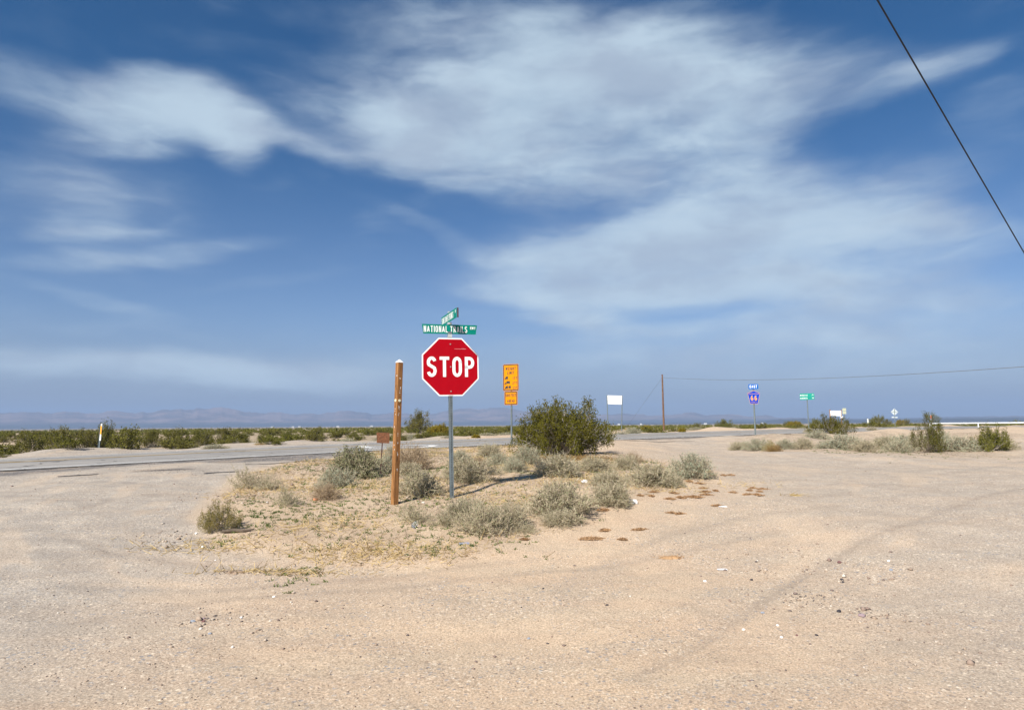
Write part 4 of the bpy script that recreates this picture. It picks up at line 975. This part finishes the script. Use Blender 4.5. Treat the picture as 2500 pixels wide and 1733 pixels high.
def weight_sign():
    yaw = math.radians(-26)
    o, h, k, B = stand('weight_limit_sign', (1249.3, 1099), (1248, 889), yaw, 'yellow WEIGHT LIMIT sign over a 500 FEET AHEAD plate on a round steel post', 'sign')
    cw = 1/math.cos(yaw)
    mb = MB(); mb.tube([(0, 0, -.3), (0, 0, h-.1)], 2.3*k, 10); mb.build('post', M['galv'], o)
    def plate(w, hh, zc, nm):
        a = MB(); a.prism(rrect(w, hh, .05*w/.6, 0, zc), -2.3*k-.006, -2.3*k-.002); p = a.build(nm, M['yellow'], o)
        b = MB(); b.ring(rrect(w-.022, hh-.022, .04, 0, zc), rrect(w-.085, hh-.085, .02, 0, zc), -2.3*k-.0085, -2.3*k-.0062); b.build('border', M['black'], p); return p
    y = -2.3*k-.009
    w1, h1 = 38.5*k*cw, 66*k; z1 = h-h1/2; p1 = plate(w1, h1, z1, 'upper_plate')
    t = MB(); text_mesh(t, 'WEIGHT', .0, h-.225*h1, .115*h1, .17, .92, .26, y=y, fit=w1*.66); text_mesh(t, 'LIMIT', .0, h-.385*h1, .115*h1, .17, .92, .30, y=y, fit=w1*.44)
    def truck(x, z, s, kind):
        if kind in (0, 2): pts = [(0, .12), (.06, .34), (.25, .50), (.32, .82), (.95, .92), (.95, .22), (.80, .22), (.76, .02), (.62, .02), (.58, .22), (.30, .22), (.26, .06), (.12, .06), (.10, .12)]
        if kind == 0: sh = [pts]
        if kind == 1: sh = [[(0, .1), (.05, .34), (.3, .6), (.42, .62), (.42, .15), (.26, .15), (.22, 0), (.12, 0), (.1, .12)], [(.52, .42), (.55, .9), (1.5, .9), (1.5, .3), (1.4, .12), (1.25, .12), (1.2, .3), (.8, .3), (.72, .08), (.55, .08)]]
        if kind == 2: sh = [pts, [(1.12, .3), (1.14, .86), (1.75, .92), (1.75, .34), (1.68, .1), (1.55, .1), (1.5, .32), (1.38, .32), (1.32, .1), (1.2, .1)]]
        for q in sh: t.prism([(x+a*s, z+b*s) for a, b in q][::-1], y-.0006, y)
    for i, tx in enumerate(('17T', '27T', '33T')):
        z = h-(.585+i*.178)*h1; truck(-w1*.40, z, .20*w1/ .75*.85, i)
        text_mesh(t, tx[:2], w1*.20, z, .10*h1, .16, .85, .26, y=y); text_mesh(t, 'T', w1*.365, z+.004, .10*h1, .16, .75, .2, y=y)
    t.build('lettering', M['black'], p1)
    w2, h2 = 32.3*k*cw, 33.5*k; z2 = h-67*k-h2/2; p2 = plate(w2, h2, z2, 'lower_plate')
    t2 = MB(); text_mesh(t2, '500 FEET', 0, z2+.10*h2, .22*h2, .15, .66, .26, y=y, space=.34, fit=w2*.80); text_mesh(t2, 'AHEAD', 0, z2-.32*h2, .22*h2, .15, .66, .26, y=y, fit=w2*.56); t2.build('lettering', M['black'], p2)
weight_sign()

def route_sign():
    yaw = math.radians(-8)
    o, h, k, B = stand('route_marker', (1844.5, 1068), (1838.5, 937.5), yaw, 'blue pentagon 66 county shield under a blue EAST plate on a thin post', 'sign')
    mb = MB(); mb.tube([(0, 0, -.3), (0, 0, h-.05)], 1.9*k, 8); mb.build('post', M['galv_dark'], o)
    y0 = -1.9*k-.004
    a = MB(); a.prism(rrect(23*k, 12*k, .02, 0, h-6.3*k), y0-.004, y0); p = a.build('direction_plate', M['blue2'], o)
    t = MB(); text_mesh(t, 'EAST', .0, h-9.7*k, 7*k, .17, .80, .2, y=y0-.006); t.build('lettering', M['white'], p)
    zt = h-16*k
    def pent(s): 
        c = zt-16.5*k; return [(x*s, c+(z-c)*s) for x, z in ((0, zt), (14.6*k, zt-6.6*k), (9*k, zt-32.5*k), (-9*k, zt-32.5*k), (-14.6*k, zt-6.6*k))]
    a = MB(); a.prism(pent(1.0), y0-.004, y0); p = a.build('shield', M['orange'], o)
    b = MB(); b.prism(pent(.955), y0-.0065, y0-.0042); b.build('shield_face', M['blue'], p)
    t = MB(); text_mesh(t, '66', 0, zt-24.5*k, 12.5*k, .17, .95, .34, y=y0-.008, fit=15*k); text_mesh(t, 'SAN BERNARDINO', 0, zt-9.3*k, 2.3*k, .14, .95, .30, y=y0-.008); text_mesh(t, 'COUNTY', 0, zt-29.3*k, 2.2*k, .14, 1.2, .32, y=y0-.008); t.build('lettering', M['orange'], p)
route_sign()

def blank_sign():
    L = gp(1484.5, 1056); o = empty('blank_sign', (L[0], L[1], Hp(L)), 0, 'blank white rectangular sign on two thin posts beyond the road', 'sign')
    k = mpp(L); c = Vector(L)
    def loc(px, py, dy=0): q = at_depth_y(px, py, L[1]+dy); return Vector(q)-Vector(o.location)
    for (b, t) in (((1484.5, 1057), (1482, 964.5)), ((1517.2, 1055), (1519, 965.5))):
        m_ = MB(); q0 = loc(*b, 0.3 if b[0] > 1500 else 0); q0.z -= .3; m_.tube([q0, loc(*t, 0.3 if b[0] > 1500 else 0)], 1.1*k, 6); m_.build('post', M['galv_dark'], o)
    m_ = MB(); q = [loc(1483, 965, -.06), loc(1518.6, 966, .24), loc(1517.8, 987.3, .24), loc(1484, 986, -.06)]
    m_.add(q+[v+Vector((0, .02, 0)) for v in q], [(3, 2, 1, 0), (4, 5, 6, 7), (0, 1, 5, 4), (1, 2, 6, 5), (2, 3, 7, 6), (3, 0, 4, 7)]); m_.build('sign_plate', M['white_panel'], o)
M['white_panel'] = paint('white_panel', (.97, .97, .97), .5, .01)
blank_sign()

def utility_pole():
    o, h, k, B = stand('utility_pole', (1621, 1053), (1616.7, 914), 0, 'bare brown wooden utility pole beyond the road with a guy wire', 'utility pole')
    mb = MB(); mb.tube([(0, 0, -.4), (0, 0, h*.5), (0, 0, h)], [2.5*k, 2.2*k, 1.75*k], 10); mb.build('pole', M['pole'], o)
    inv = o.matrix_basis.inverted() if False else None
    def wpt(px, py, Y): return Vector(at_depth_y(px, py, Y))
    top = wpt(1615.5, 923, B[1]); g = gp(1524.5, 1051)
    gb = Vector((g[0], g[1], Hp(g)))
    gw = MB(); gw.tube([top, (top+gb)/2, gb], .011, 5); a = gw.build('guy_wire', M['cable_grey']); tag(a, 'thin guy wire from utility pole to the yellow guard', 'wire')
    yg = MB(); d = (top-gb).normalized(); yg.tube([gb-d*.1, gb+d*(20.5*mpp(g))], .045, 8); a = yg.build('guy_guard', M['plasticyellow']); tag(a, 'slanted yellow plastic guard on the guy wire', 'guard')
    # telephone line: sags towards the next pole far out on the right
    A0 = wpt(1617, 921.5, B[1]); E0 = wpt(2720, 878, 34)
    pts = []
    for i in range(81):
        t = i/40; u = t % 1.0 if t < 2 else 1.0; p = A0+(E0-A0)*t; p.z -= 4*u*(1-u)*.62; pts.append(p)
    w = MB(); w.tube(pts, .018, 6); a = w.build('overhead_line', M['cable_grey']); tag(a, 'grey overhead line running from the bare pole to the right edge', 'cable')
    A1, B1 = wpt(2130, -20, 7.0), wpt(2560, 720, 13.0); pts = []
    tg = 1.0
    while (A1+(B1-A1)*tg).z > float(G(*(A1+(B1-A1)*tg)[:2])) and tg < 8: tg += .02      # runs down to its anchor in the ground
    for i in range(33):
        t = -1.2+(tg+1.2)*i/32; pts.append(A1+(B1-A1)*t)
    w = MB(); w.tube(pts, .0095, 6); a = w.build('overhead_cable', M['cable']); tag(a, 'black cable crossing the top right corner of the sky', 'cable')
utility_pole()

def green_sign():
    o, h, k, B = stand('distance_sign', (1975, 1050), (1969.5, 960), math.radians(-10), 'green distance sign with two lines of white names on one thin post', 'sign')
    mb = MB(); mb.tube([(0, 0, -.3), (0, 0, h-.1)], 1.25*k, 6); mb.build('post', M['galv_dark'], o)
    y = -1.25*k-.004; a = MB(); a.prism(rrect(33.5*k, 15.5*k, .05, 0, h-8*k), y-.004, y); p = a.build('sign_plate', M['green_far'], o)
    t = MB(); text_mesh(t, 'NEEDLES', -16*k, h-6.6*k, 3.4*k, .17, 1.0, .2, y=y-.008, center=False); text_mesh(t, 'KINGMAN', -16*k, h-13.6*k, 3.4*k, .17, .95, .2, y=y-.008, center=False)
    text_mesh(t, '19', 13*k, h-6*k, 3.2*k, .17, 1.0, .2, y=y-.008); text_mesh(t, '70', 13*k, h-13.4*k, 3.2*k, .17, 1.0, .2, y=y-.008); t.build('lettering', M['white'], p)
M['green_far'] = paint('sign_green_bright', (.006, .30, .22), .5, .08, 3)
green_sign()

def white_sign_two_posts():
    L = gp(2028, 1042); o = empty('notice_board', (L[0], L[1], Hp(L)), 0, 'blank white board between two brown wooden posts behind the dark creosote', 'sign'); k = mpp(L)
    def loc(px, py): return Vector(at_depth_y(px, py, L[1]))-Vector(o.location)
    for b, t in (((2028, 1045), (2026, 999.5)), ((2055.3, 1045), (2053.6, 1000))):
        m_ = MB(); m_.tube([loc(*b), loc(*t)], 1.3*k, 6); m_.build('post', M['pole_light'], o)
    def panel(q, nm):
        m_ = MB(); q = [loc(*p)+Vector((0, -1.4*k, 0)) for p in q]; m_.add(q+[v+Vector((0, .03, 0)) for v in q], [(3, 2, 1, 0), (4, 5, 6, 7), (0, 1, 5, 4), (1, 2, 6, 5), (2, 3, 7, 6), (3, 0, 4, 7)]); m_.build(nm, M['white_panel'], o)
    panel([(2026.5, 1002.5), (2053, 1002.7), (2053, 1015.2), (2027.5, 1015)], 'board'); panel([(2051, 1015.6), (2057, 1015.6), (2057, 1020), (2051, 1020)], 'small_board')
M['pole_light'] = paint('brown_post', (.30, .15, .06), .8, .2)
white_sign_two_posts()
def back_sign():
    o, h, k, B = stand('narrow_sign', (2063, 1043), (2060.5, 996), 0, 'pale yellow narrow sign seen beside the white board, partly behind creosote', 'sign')
    mb = MB(); mb.tube([(0, 0, -.3), (0, 0, h)], .9*k, 6); mb.build('post', M['galv_dark'], o)
    for zz, hh in ((h-4*k, 7*k), (h-11.5*k, 6*k)):
        a = MB(); a.prism(rrect(9*k, hh, .03, 0, zz), -.9*k-.008, -.9*k-.002); a.build('plate', M['paleyellow'], o)
M['paleyellow'] = paint('pale_yellow', (.52, .53, .36), .6, .1)
back_sign()
def diamond_sign():
    o, h, k, B = stand('diamond_sign', (2185.3, 1040.5), (2183.8, 997), 0, 'bare metal back of a diamond shaped sign with a small bar beneath', 'sign')
    mb = MB(); mb.tube([(0, 0, -.3), (0, 0, h-1*k)], .75*k, 6); mb.build('post', M['galv_dark'], o)
    a = MB(); c = h-8.5*k; s = 9*k; a.prism([(0, c+s), (s, c), (0, c-s), (-s, c)], .75*k+.002, .75*k+.008); a.build('diamond_plate', M['alu_pale'], o)
    a = MB(); a.prism(rrect(14.5*k, 3*k, .02, 0, h-21.5*k), .75*k+.002, .75*k+.008); a.build('bar_plate', M['alu_pale'], o)
    a = MB(); a.box((0, .75*k-.004, c), (15*k, .01, .9*k)); a.build('brace', M['galv_dark'], o)
M['alu_pale'] = paint('pale_aluminium', (.60, .66, .66), .5, .08, 3, .1)
diamond_sign()
def markers():
    o, h, k, B = stand('marker_post', (2119.5, 1041), (2118.3, 1022), 0, 'slim white roadside marker post left of a dark creosote', 'marker post')
    mb = MB(); mb.box((0, 0, h/2-.1), (2.9*k, .03, h+.2)); mb.build('post', M['creamwhite'], o)
    o, h, k, B = stand('reflector_post', (241.5, 1104), (248, 1034), math.radians(-20), 'leaning steel marker post with an orange and white reflector beyond the road', 'marker post')
    mb = MB(); w = 4.2*k; mb.box((-w*.25, 0, h/2-.1), (w, .02, h+.2)); mb.box((-w*.25-w/2, -.015, h/2-.1), (.008, .05, h+.2)); mb.build('post', M['galv'], o)
    a = MB(); x = w*.42; z0, z1 = h-41*k, h
    a.box((x, -.022, (z0+z1)/2), (4.0*k, .01, z1-z0)); p = a.build('reflector_backing', M['white_panel'], o)
    a = MB(); a.box((x, -.03, h-15.5*k), (3.9*k, .004, 21*k)); a.build('orange_panel', M['orange_bright'], p)
    o, h, k, B = stand('reflector_post', (2273.5, 1042), (2272.2, 1013), 0, 'slim marker with an orange top beside the white pipe rail', 'marker post')
    mb = MB(); mb.box((0, 0, h/2-.1), (1.2*k, .02, h+.2)); mb.build('post', M['alu_pale'], o)
    a = MB(); a.box((0, -.015, h-5*k), (1.8*k, .006, 8*k)); a.build('orange_top', M['orange_red'], o)
M['creamwhite'] = paint('cream_white', (.86, .86, .72), .5, .03)
M['orange_bright'] = paint('orange_bright', (.95, .40, .01), .5, .03)
M['orange_red'] = paint('orange_red', (.75, .16, .06), .5, .03)
markers()
def pipe_rail():
    L = gp(2270.5, 1044); o = empty('pipe_rail', (L[0], L[1], Hp(L)), 0, 'white painted pipe rail at the right edge beyond the road', 'rail'); k = mpp(L)
    Z = Hp(L); hh = 14*k
    m_ = MB(); m_.tube([(0, 0, hh-.05), (.06, 0, hh), (14, 1.5, hh)], 1.5*k, 8); m_.build('rail', M['white_panel'], o)
    for x in (0, 4.6, 9.2, 13.8):
        m_ = MB(); m_.tube([(x, x*.107, -.6), (x, x*.107, hh-.02)], 1.0*k, 8); m_.build('rail_post', M['white_panel'], o)
pipe_rail()
# distant sheds
M['shed'] = paint('shed_white', (.55, .55, .55), .7, .05)
spot_px = [(665, 1.0, 9, 'white shed far out on the plain, leftmost'), (715, 1.1, 7, 'white shed on the far plain, left one of a close pair'), (731, 1.2, 8, 'white shed on the far plain, right one of a close pair'), (825, 1.3, 9, 'white shed far out on the plain, alone left of the rusty sign'), (907, 1.5, 9, 'white shed far off just left of the wooden post'),
           (1059, 1.3, 4, 'tiny pale shed on the far plain left of the stop sign post'), (1511, 1.5, 8, 'white shed far off between the posts of the blank sign'), (1565, 1.5, 7, 'white shed far off left of the utility pole'), (1722, 1.4, 9, 'white shed far off right of the utility pole'), (1860, 1.4, 7, 'white shed far off right of the route 66 post')]
for (px, kk, w_, lb) in spot_px:
    d = ray(px, HY); d = d/np.hypot(d[0], d[1]); r = 1500*kk; x, y = d[0]*r, d[1]*r; s = w_*r/F*.5
    o = empty('white_shed', (x, y, float(G(x, y))), -math.atan2(x, y), lb, 'shed', 'white sheds far out on the plain')
    h = 2.0*kk; s *= .75; mb = MB(); mb.box((0, 0, h/2), (2*s, s*.9, h)); mb.build('wall', M['shed'], o)
    rf = MB(); rf.prism([(-s*1.05, h), (s*1.05, h), (s*.8, h*1.55), (-s*.8, h*1.55)][::-1], -s*.5, s*.5); rf.build('roof', M['shed'], o)

# ------------------------------------------------------------------ litter and loose things
def rock_mesh(seed, flat=.6):
    r = random.Random(seed); import bmesh
    bm = bmesh.new(); bmesh.ops.create_icosphere(bm, subdivisions=2, radius=1)
    for v in bm.verts: v.co *= 1+r.uniform(-.16, .16); v.co.z *= flat
    me = bpy.data.meshes.new('rock'); bm.to_mesh(me); bm.free(); return me
def rock(px, py, wpx, label, mat, name='rock', cat='rock', flat=.6, ratio=.8):
    P = gp(px, py); k = mpp(P); me = rock_mesh(int(px)+int(py), flat); me.materials.append(mat)
    o = link(name, me, None, (P[0], P[1], Hp(P)+wpx*k*.5*flat*.35)); s = wpx*k/2; o.scale = (s, s*ratio, s); o.rotation_euler = (0, 0, px % 6.28); tag(o, label, cat)
    return o
M['rockwhite'] = paint('white_rock', (.82, .80, .76), .8, .08, 9); M['rockblue'] = paint('blue_grey_rock', (.26, .28, .32), .8, .2, 9); M['rockred'] = paint('dark_red_rock', (.17, .08, .075), .8, .2, 9)
M['rockdark'] = paint('dark_rock', (.045, .04, .045), .85, .2, 9); M['rockorange'] = paint('orange_rock', (.55, .24, .12), .85, .2, 9); M['rockmauve'] = paint('mauve_rock', (.30, .22, .23), .85, .2, 9)
for (px, py, w_, lb, mt) in [
    (1033, 1235, 9, 'pale cream stone right of the wooden post foot', M['stone']), (479, 1298, 9, 'white stone left of the small olive bush', M['rockwhite']), (495, 1331, 8, 'pale stone below the small olive bush', M['rockwhite']),
    (526, 1364, 5, 'small white stone below the pale one on the left', M['rockwhite']), (669, 1450, 8, 'white stone alone on the lower left dirt', M['rockwhite']), (589, 1505, 8, 'white stone in the lower left stone group', M['rockwhite']),
    (471, 1516, 12, 'blue grey flat stone at the lower left', M['rockblue']), (498, 1508, 9, 'mauve stone right of the blue grey flat one', M['rockmauve']), (497, 1516, 10, 'dark red stone at the lower left', M['rockred']), (523, 1511, 8, 'dark brown stone at the lower left', M['rockdark']), (512, 1544, 10, 'blue grey stone near the bottom left edge', M['rockblue']),
    (660, 1513, 7, 'pale orange stone right of the lower left group', M['stone']), (770, 1229, 14, 'flat orange stone on the island under the dry tan tuft', M['rockorange']),
    (1862, 1490, 10, 'blue grey stone on the dark tyre line', M['rockblue']), (2104, 1496, 18, 'flat mauve stone at the lower right', M['rockmauve']), (2049, 1368, 12, 'thin dark red flake of stone on the right gravel', M['rockred']),
    (1908, 1552, 9, 'pale blue stone at the bottom edge on the right', M['rockwhite']), (1815, 1529, 8, 'white stone near the bottom on the right', M['rockwhite']), (1898, 1523, 8, 'small white stone left of the dark one at the bottom right', M['rockwhite']), (2170, 1371, 8, 'white stone in the far right gravel', M['rockwhite']),
    (2175, 1390, 10, 'blue grey stone below the white one in the far right gravel', M['rockblue']), (1993, 1543, 9, 'dark stone near the bottom right edge', M['rockdark']), (1945, 1545, 8, 'reddish stone near the bottom right edge', M['rockred']),
    (1846, 1367, 6, 'small dark stone on the gravel, farther of two', M['rockdark']), (1835, 1416, 9, 'small dark stone on the gravel, nearer of two', M['rockdark']), (1721, 1415, 9, 'white stone at the middle of the right gravel', M['rockwhite']),
    (1482, 1475, 8, 'black pebble near the bottom middle', M['rockdark']), (1326, 1438, 7, 'black pebble at the lower centre', M['rockdark']), (1273, 1483, 5, 'small black pebble left of the middle one', M['rockdark']), (1291, 1553, 9, 'grey stone at the bottom edge centre', M['rockblue']),
    (2055, 1410, 11, 'thin black flake right of the dark tyre line', M['rockdark']), (2058, 1416, 8, 'second thin black flake right of the dark tyre line', M['rockdark']), (2048, 1486, 14, 'long dark flake at the lower right', M['rockdark'])]:
    rock(px, py, w_, lb, mt)
def flat_piece(name, px, py, wpx, dpx, mat, label, cat, rot=0, th=.012):
    P = gp(px, py); k = mpp(P); mb = MB(); w = wpx*k; d = max(.03, dpx*k*3)
    mb.box((0, 0, th/2), (w, d, th)); mb.box((w*.1, d*.1, th*1.2), (w*.6, d*.5, th*.6))
    o = mb.build(name, mat); o.location = (P[0], P[1], Hp(P)+.004); o.rotation_euler = (.04, .03, rot); tag(o, label, cat)
flat_piece('plastic_strip', 1134, 1336, 26, 2, M['greylitter'], 'flat grey mauve plastic strip lying on the sand below the front shrubs', 'litter', .22)
flat_piece('white_strip', 1765, 1240, 20, 1, M['litter'], 'thin white strip beside brown plant litter on the right dirt', 'litter', .02, .008)
flat_piece('white_plank', 1545, 1236, 22, 1.5, M['litter'], 'short white plank sticking out right of the sandy grey shrub', 'plank', -.15, .04)
flat_piece('white_wrapper', 1427, 1190, 14, 2, M['litter'], 'crumpled white wrapper behind the largest sandy grey shrub', 'litter', .3, .03)
flat_piece('yellow_strip', 1941, 1214, 24, 1, M['straw'], 'yellow straw strip on the gravel right of the plant litter', 'litter', .15, .012)
flat_piece('wood_slat', 1763, 1386, 24, 1, M['litter'], 'pale sliver with dark flakes on the right gravel', 'litter', .05, .006)
def bottle():
    P = gp(1013, 1300); mt = bpy.data.materials.new('clear_plastic'); mt.use_nodes = True; b = mt.node_tree.nodes['Principled BSDF']
    b.inputs['Roughness'].default_value = .12; b.inputs['Transmission Weight'].default_value = .92; b.inputs['Base Color'].default_value = (.9, .92, .95, 1); b.inputs['IOR'].default_value = 1.25
    mb = MB(); prof = [(0, .0), (.026, .004), (.033, .02), (.033, .06), (.028, .075), (.012, .09), (.010, .10), (.0, .101)]
    mb.tube([(z, 0, 0) for r, z in prof], [max(r, .001) for r, z in prof], 12)
    o = mb.build('plastic_bottle', mt); o.location = (P[0]-.03, P[1], Hp(P)+.035); o.rotation_euler = (0, -.5, .9); tag(o, 'crushed clear plastic bottle in front of the sparse shrub by the wooden post', 'bottle')
bottle()
def log():
    P = gp(577, 1302); mb = MB(); mb.tube([(-.17, 0, 0), (-.05, .015, .012), (.08, 0, .008), (.2, .05, .02)], [.018, .022, .02, .008], 7)
    o = mb.build('fallen_branch', M['bark_dark']); o.location = (P[0], P[1], Hp(P)+.018); tag(o, 'dark fallen branch in the shade right of the small olive bush', 'branch')
    P = gp(718, 1293); mb = MB(); mb.tube([(-.17, 0, 0), (.0, .01, .01), (.17, .05, .02)], [.004, .005, .003], 5); mb.tube([(0, .01, .01), (.1, -.03, .03), (.18, -.02, .02)], [.004, .003, .002], 5)
    o = mb.build('bleached_twig', M['straw']); o.location = (P[0], P[1], Hp(P)+.01); tag(o, 'pale forked twig lying on the left of the island', 'twig')
log()
# dark chips: the broken pavement by the road and a black spill on the right
M['chip'] = paint('asphalt_chip', (.10, .085, .08), .9, .35, 9)
def chips():
    r = np.random.RandomState(21); PP = []
    for (q, n, sx, sy) in (((1960, 1461), 46, .10, .10), ((1985, 1452), 16, .09, .03), ((2125, 1489), 14, .12, .05), ((380, 1158), 110, .35, .12), ((425, 1156), 120, .35, .12), ((450, 1163), 40, .5, .2), ((395, 1308), 26, .25, .2), ((360, 1318), 30, .2, .15), ((740, 1172), 40, .25, .3)):
        c = gp(*q); PP.append(np.c_[c[0]+r.normal(size=n)*sx, c[1]+r.normal(size=n)*sy])
    p = np.concatenate(PP); n = len(p); V, Fq = quadcloud(np.c_[p, H(p[:, 0], p[:, 1])+.004], unit(np.c_[r.normal(size=(n, 2)), r.uniform(0, .5, n)]), r.uniform(.006, .020, n), r.uniform(.006, .013, n), r)
    tag(link('dark_chips', np_mesh('dark_chips', V, Fq, M['chip'])), 'black broken asphalt chips and dark gravel spills', 'gravel', kind='stuff')
chips()
# brown plant litter patches
def duff(px, py, w_, h_, lb, mat=None, flakes=True):
    P = gp(px, py); k = mpp(P); rx = w_*k/2; ry = max(.04, h_/2*k*depth(P)/1.3*.7); r = np.random.RandomState(int(px*7+py))
    n = int(min(1500, 260+2600*rx)) if flakes else 60; a = r.uniform(0, 6.28, n); q = r.rand(n)**.6*(1+.35*np.sin(a*2+r.uniform(0, 6))+.2*np.sin(a*5+r.uniform(0, 6)))
    x, y = rx*q*np.cos(a), ry*q*np.sin(a); z = np.maximum(0, .022*(1-q))*r.rand(n)+.002
    V, Fq = quadcloud(np.c_[x, y, z], unit(np.c_[r.normal(size=(n, 2)), r.uniform(-.1, .22, n)]), r.uniform(.010, .034, n), r.uniform(.005, .012, n), r)
    m_ = 26; vs = [(0, 0, .014)]; 
    for ring, zz in ((.5, .010), (.95, -.008)):
        for i in range(m_):
            b = 2*math.pi*i/m_; g = ring*(1+.30*r.uniform(-1, 1)); vs.append((rx*g*math.cos(b)*.8, ry*g*math.sin(b)*.8, zz))
    nb = len(V); V = np.concatenate([V, np.array(vs)])
    fs = [(nb, nb+1+i, nb+1+(i+1) % m_, nb+1+(i+1) % m_) for i in range(m_)]
    mb = MB(); mb.v = [tuple(v) for v in V]; mb.f = [tuple(f) for f in Fq]+[f[:3] for f in fs]+[(nb+1+i, nb+1+m_+i, nb+1+m_+(i+1) % m_, nb+1+(i+1) % m_) for i in range(m_)]; mb.m = [0]*len(mb.f)
    o = mb.build('plant_litter', mat or M['duff']); o.location = (P[0], P[1], Hp(P)+.003); tag(o, lb, 'plant litter', 'brown plant litter patches on the right dirt')
dl = [(1444, 1310, 72, 7, 'largest brown litter patch, lower middle right of the shrubs'), (1477, 1293, 26, 6, 'brown litter patch just above the largest one'), (1562, 1290, 34, 5, 'brown litter patch right of the two lower ones'), (1519, 1311, 22, 3, 'thin brown litter patch right of the largest one'), (1473, 1254, 34, 7, 'brown litter patch at the right foot of the largest shrub'),
      (1695, 1218, 34, 8, 'wide dark brown litter patch in the middle of the cluster'), (1663, 1219, 18, 7, 'dark brown litter lump left of the wide dark patch'), (1724, 1213, 24, 5, 'brown litter patch right of the wide dark patch'), (1635, 1223, 26, 3, 'thin brown litter patch left in the cluster'), (1596, 1210, 20, 5, 'light brown litter patch nearest the pale mounds'), (1590, 1219, 14, 3, 'small brown litter patch below the light brown one'), (1563, 1220, 12, 3, 'smallest brown litter patch at the left of the cluster'),
      (1646, 1211, 20, 4, 'brown litter patch above the dark lump'), (1717, 1197, 20, 4, 'tan brown litter patch above the cluster'), (1747, 1202, 12, 4, 'small brown litter patch right above the cluster'), (1723, 1206, 34, 2.5, 'long thin brown litter streak in the cluster'), (1682, 1184, 20, 5, 'brown litter patch at the foot of the right end mound'), (1705, 1187, 26, 2.5, 'thin brown litter streak by the right end mound'),
      (1738, 1165, 14, 4, 'brown litter patch behind the right end mound'), (1766, 1165, 14, 3, 'small brown litter patch farther right of the mound'), (1784, 1164.5, 20, 2.5, 'thin brown litter streak farthest from the camera'), (1790, 1207, 14, 4, 'reddish brown litter patch in the right group'), (1849, 1215, 18, 7, 'dark brown litter lump at the right end'), (1825, 1214, 22, 3, 'thin brown litter next to the right end lump'), (1830, 1201, 12, 5, 'light brown litter patch above the right end lump'),
      (1838, 1193, 14, 3, 'brown litter patch at the top of the right group'), (1862, 1197, 26, 3, 'brown litter streak at the top right of the group'), (1855, 1206, 12, 2.5, 'tiny brown litter patch above the right end lump'), (1752, 1237, 22, 4, 'brown litter patch touching the white strip'), (1640, 1253, 24, 2.5, 'light brown litter streak below the cluster'), (1661, 1255, 22, 3, 'light brown litter patch below the cluster'), (1280, 1320, 18, 4, 'small brown litter patch below the front shrubs')]
for q in dl: duff(*q)
M['duff_light'] = paint('sand_patch_tan', (.40, .24, .12), .95, .15, 8)
duff(1640, 1353, 76, 11, 'light tan sandy patch alone on the lower right gravel', M['duff_light'], False)
M['duff_grey'] = paint('sand_patch_grey', (.30, .215, .15), .95, .15, 8)
duff(574, 1394, 64, 11, 'grey brown sandy patch on the lower left dirt', M['duff_grey'], False)
# reddish litter under the big creosote
P = gp(1400, 1122); duffy = MB(); rr = np.random.RandomState(8); nn = 2600
Pp = np.c_[P[0]-.2+rr.normal(size=nn)*.75, P[1]-.45+rr.normal(size=nn)*.35]; Dd = unit(np.c_[rr.normal(size=(nn, 2)), np.abs(rr.normal(size=nn))*.5])
V, Fq = quadcloud(np.c_[Pp, H(Pp[:, 0], Pp[:, 1])+.003], Dd, rr.uniform(.04, .14, nn), .008, rr)
tag(link('leaf_litter', np_mesh('leaf_litter', V, Fq, M['tumble'])), 'reddish brown dead twigs under the largest creosote', 'leaf litter', kind='stuff')

# ------------------------------------------------------------------ haze
def haze():
    mb = MB(); mb.box((0, 0, 105), (17800, 17800, 270)); mt = bpy.data.materials.new('haze'); mt.use_nodes = True; w = NT(mt.node_tree); w.n.clear()
    out = w.add('ShaderNodeOutputMaterial'); v = w.add('ShaderNodeVolumePrincipled'); v.inputs['Density'].default_value = 1.9e-4
    v.inputs['Color'].default_value = (.44, .60, .88, 1); v.inputs['Anisotropy'].default_value = .0; w.l.new(v.outputs[0], out.inputs['Volume'])
    tag(mb.build('haze', mt), 'thin pale haze over the desert plain', 'haze', kind='stuff')
haze()
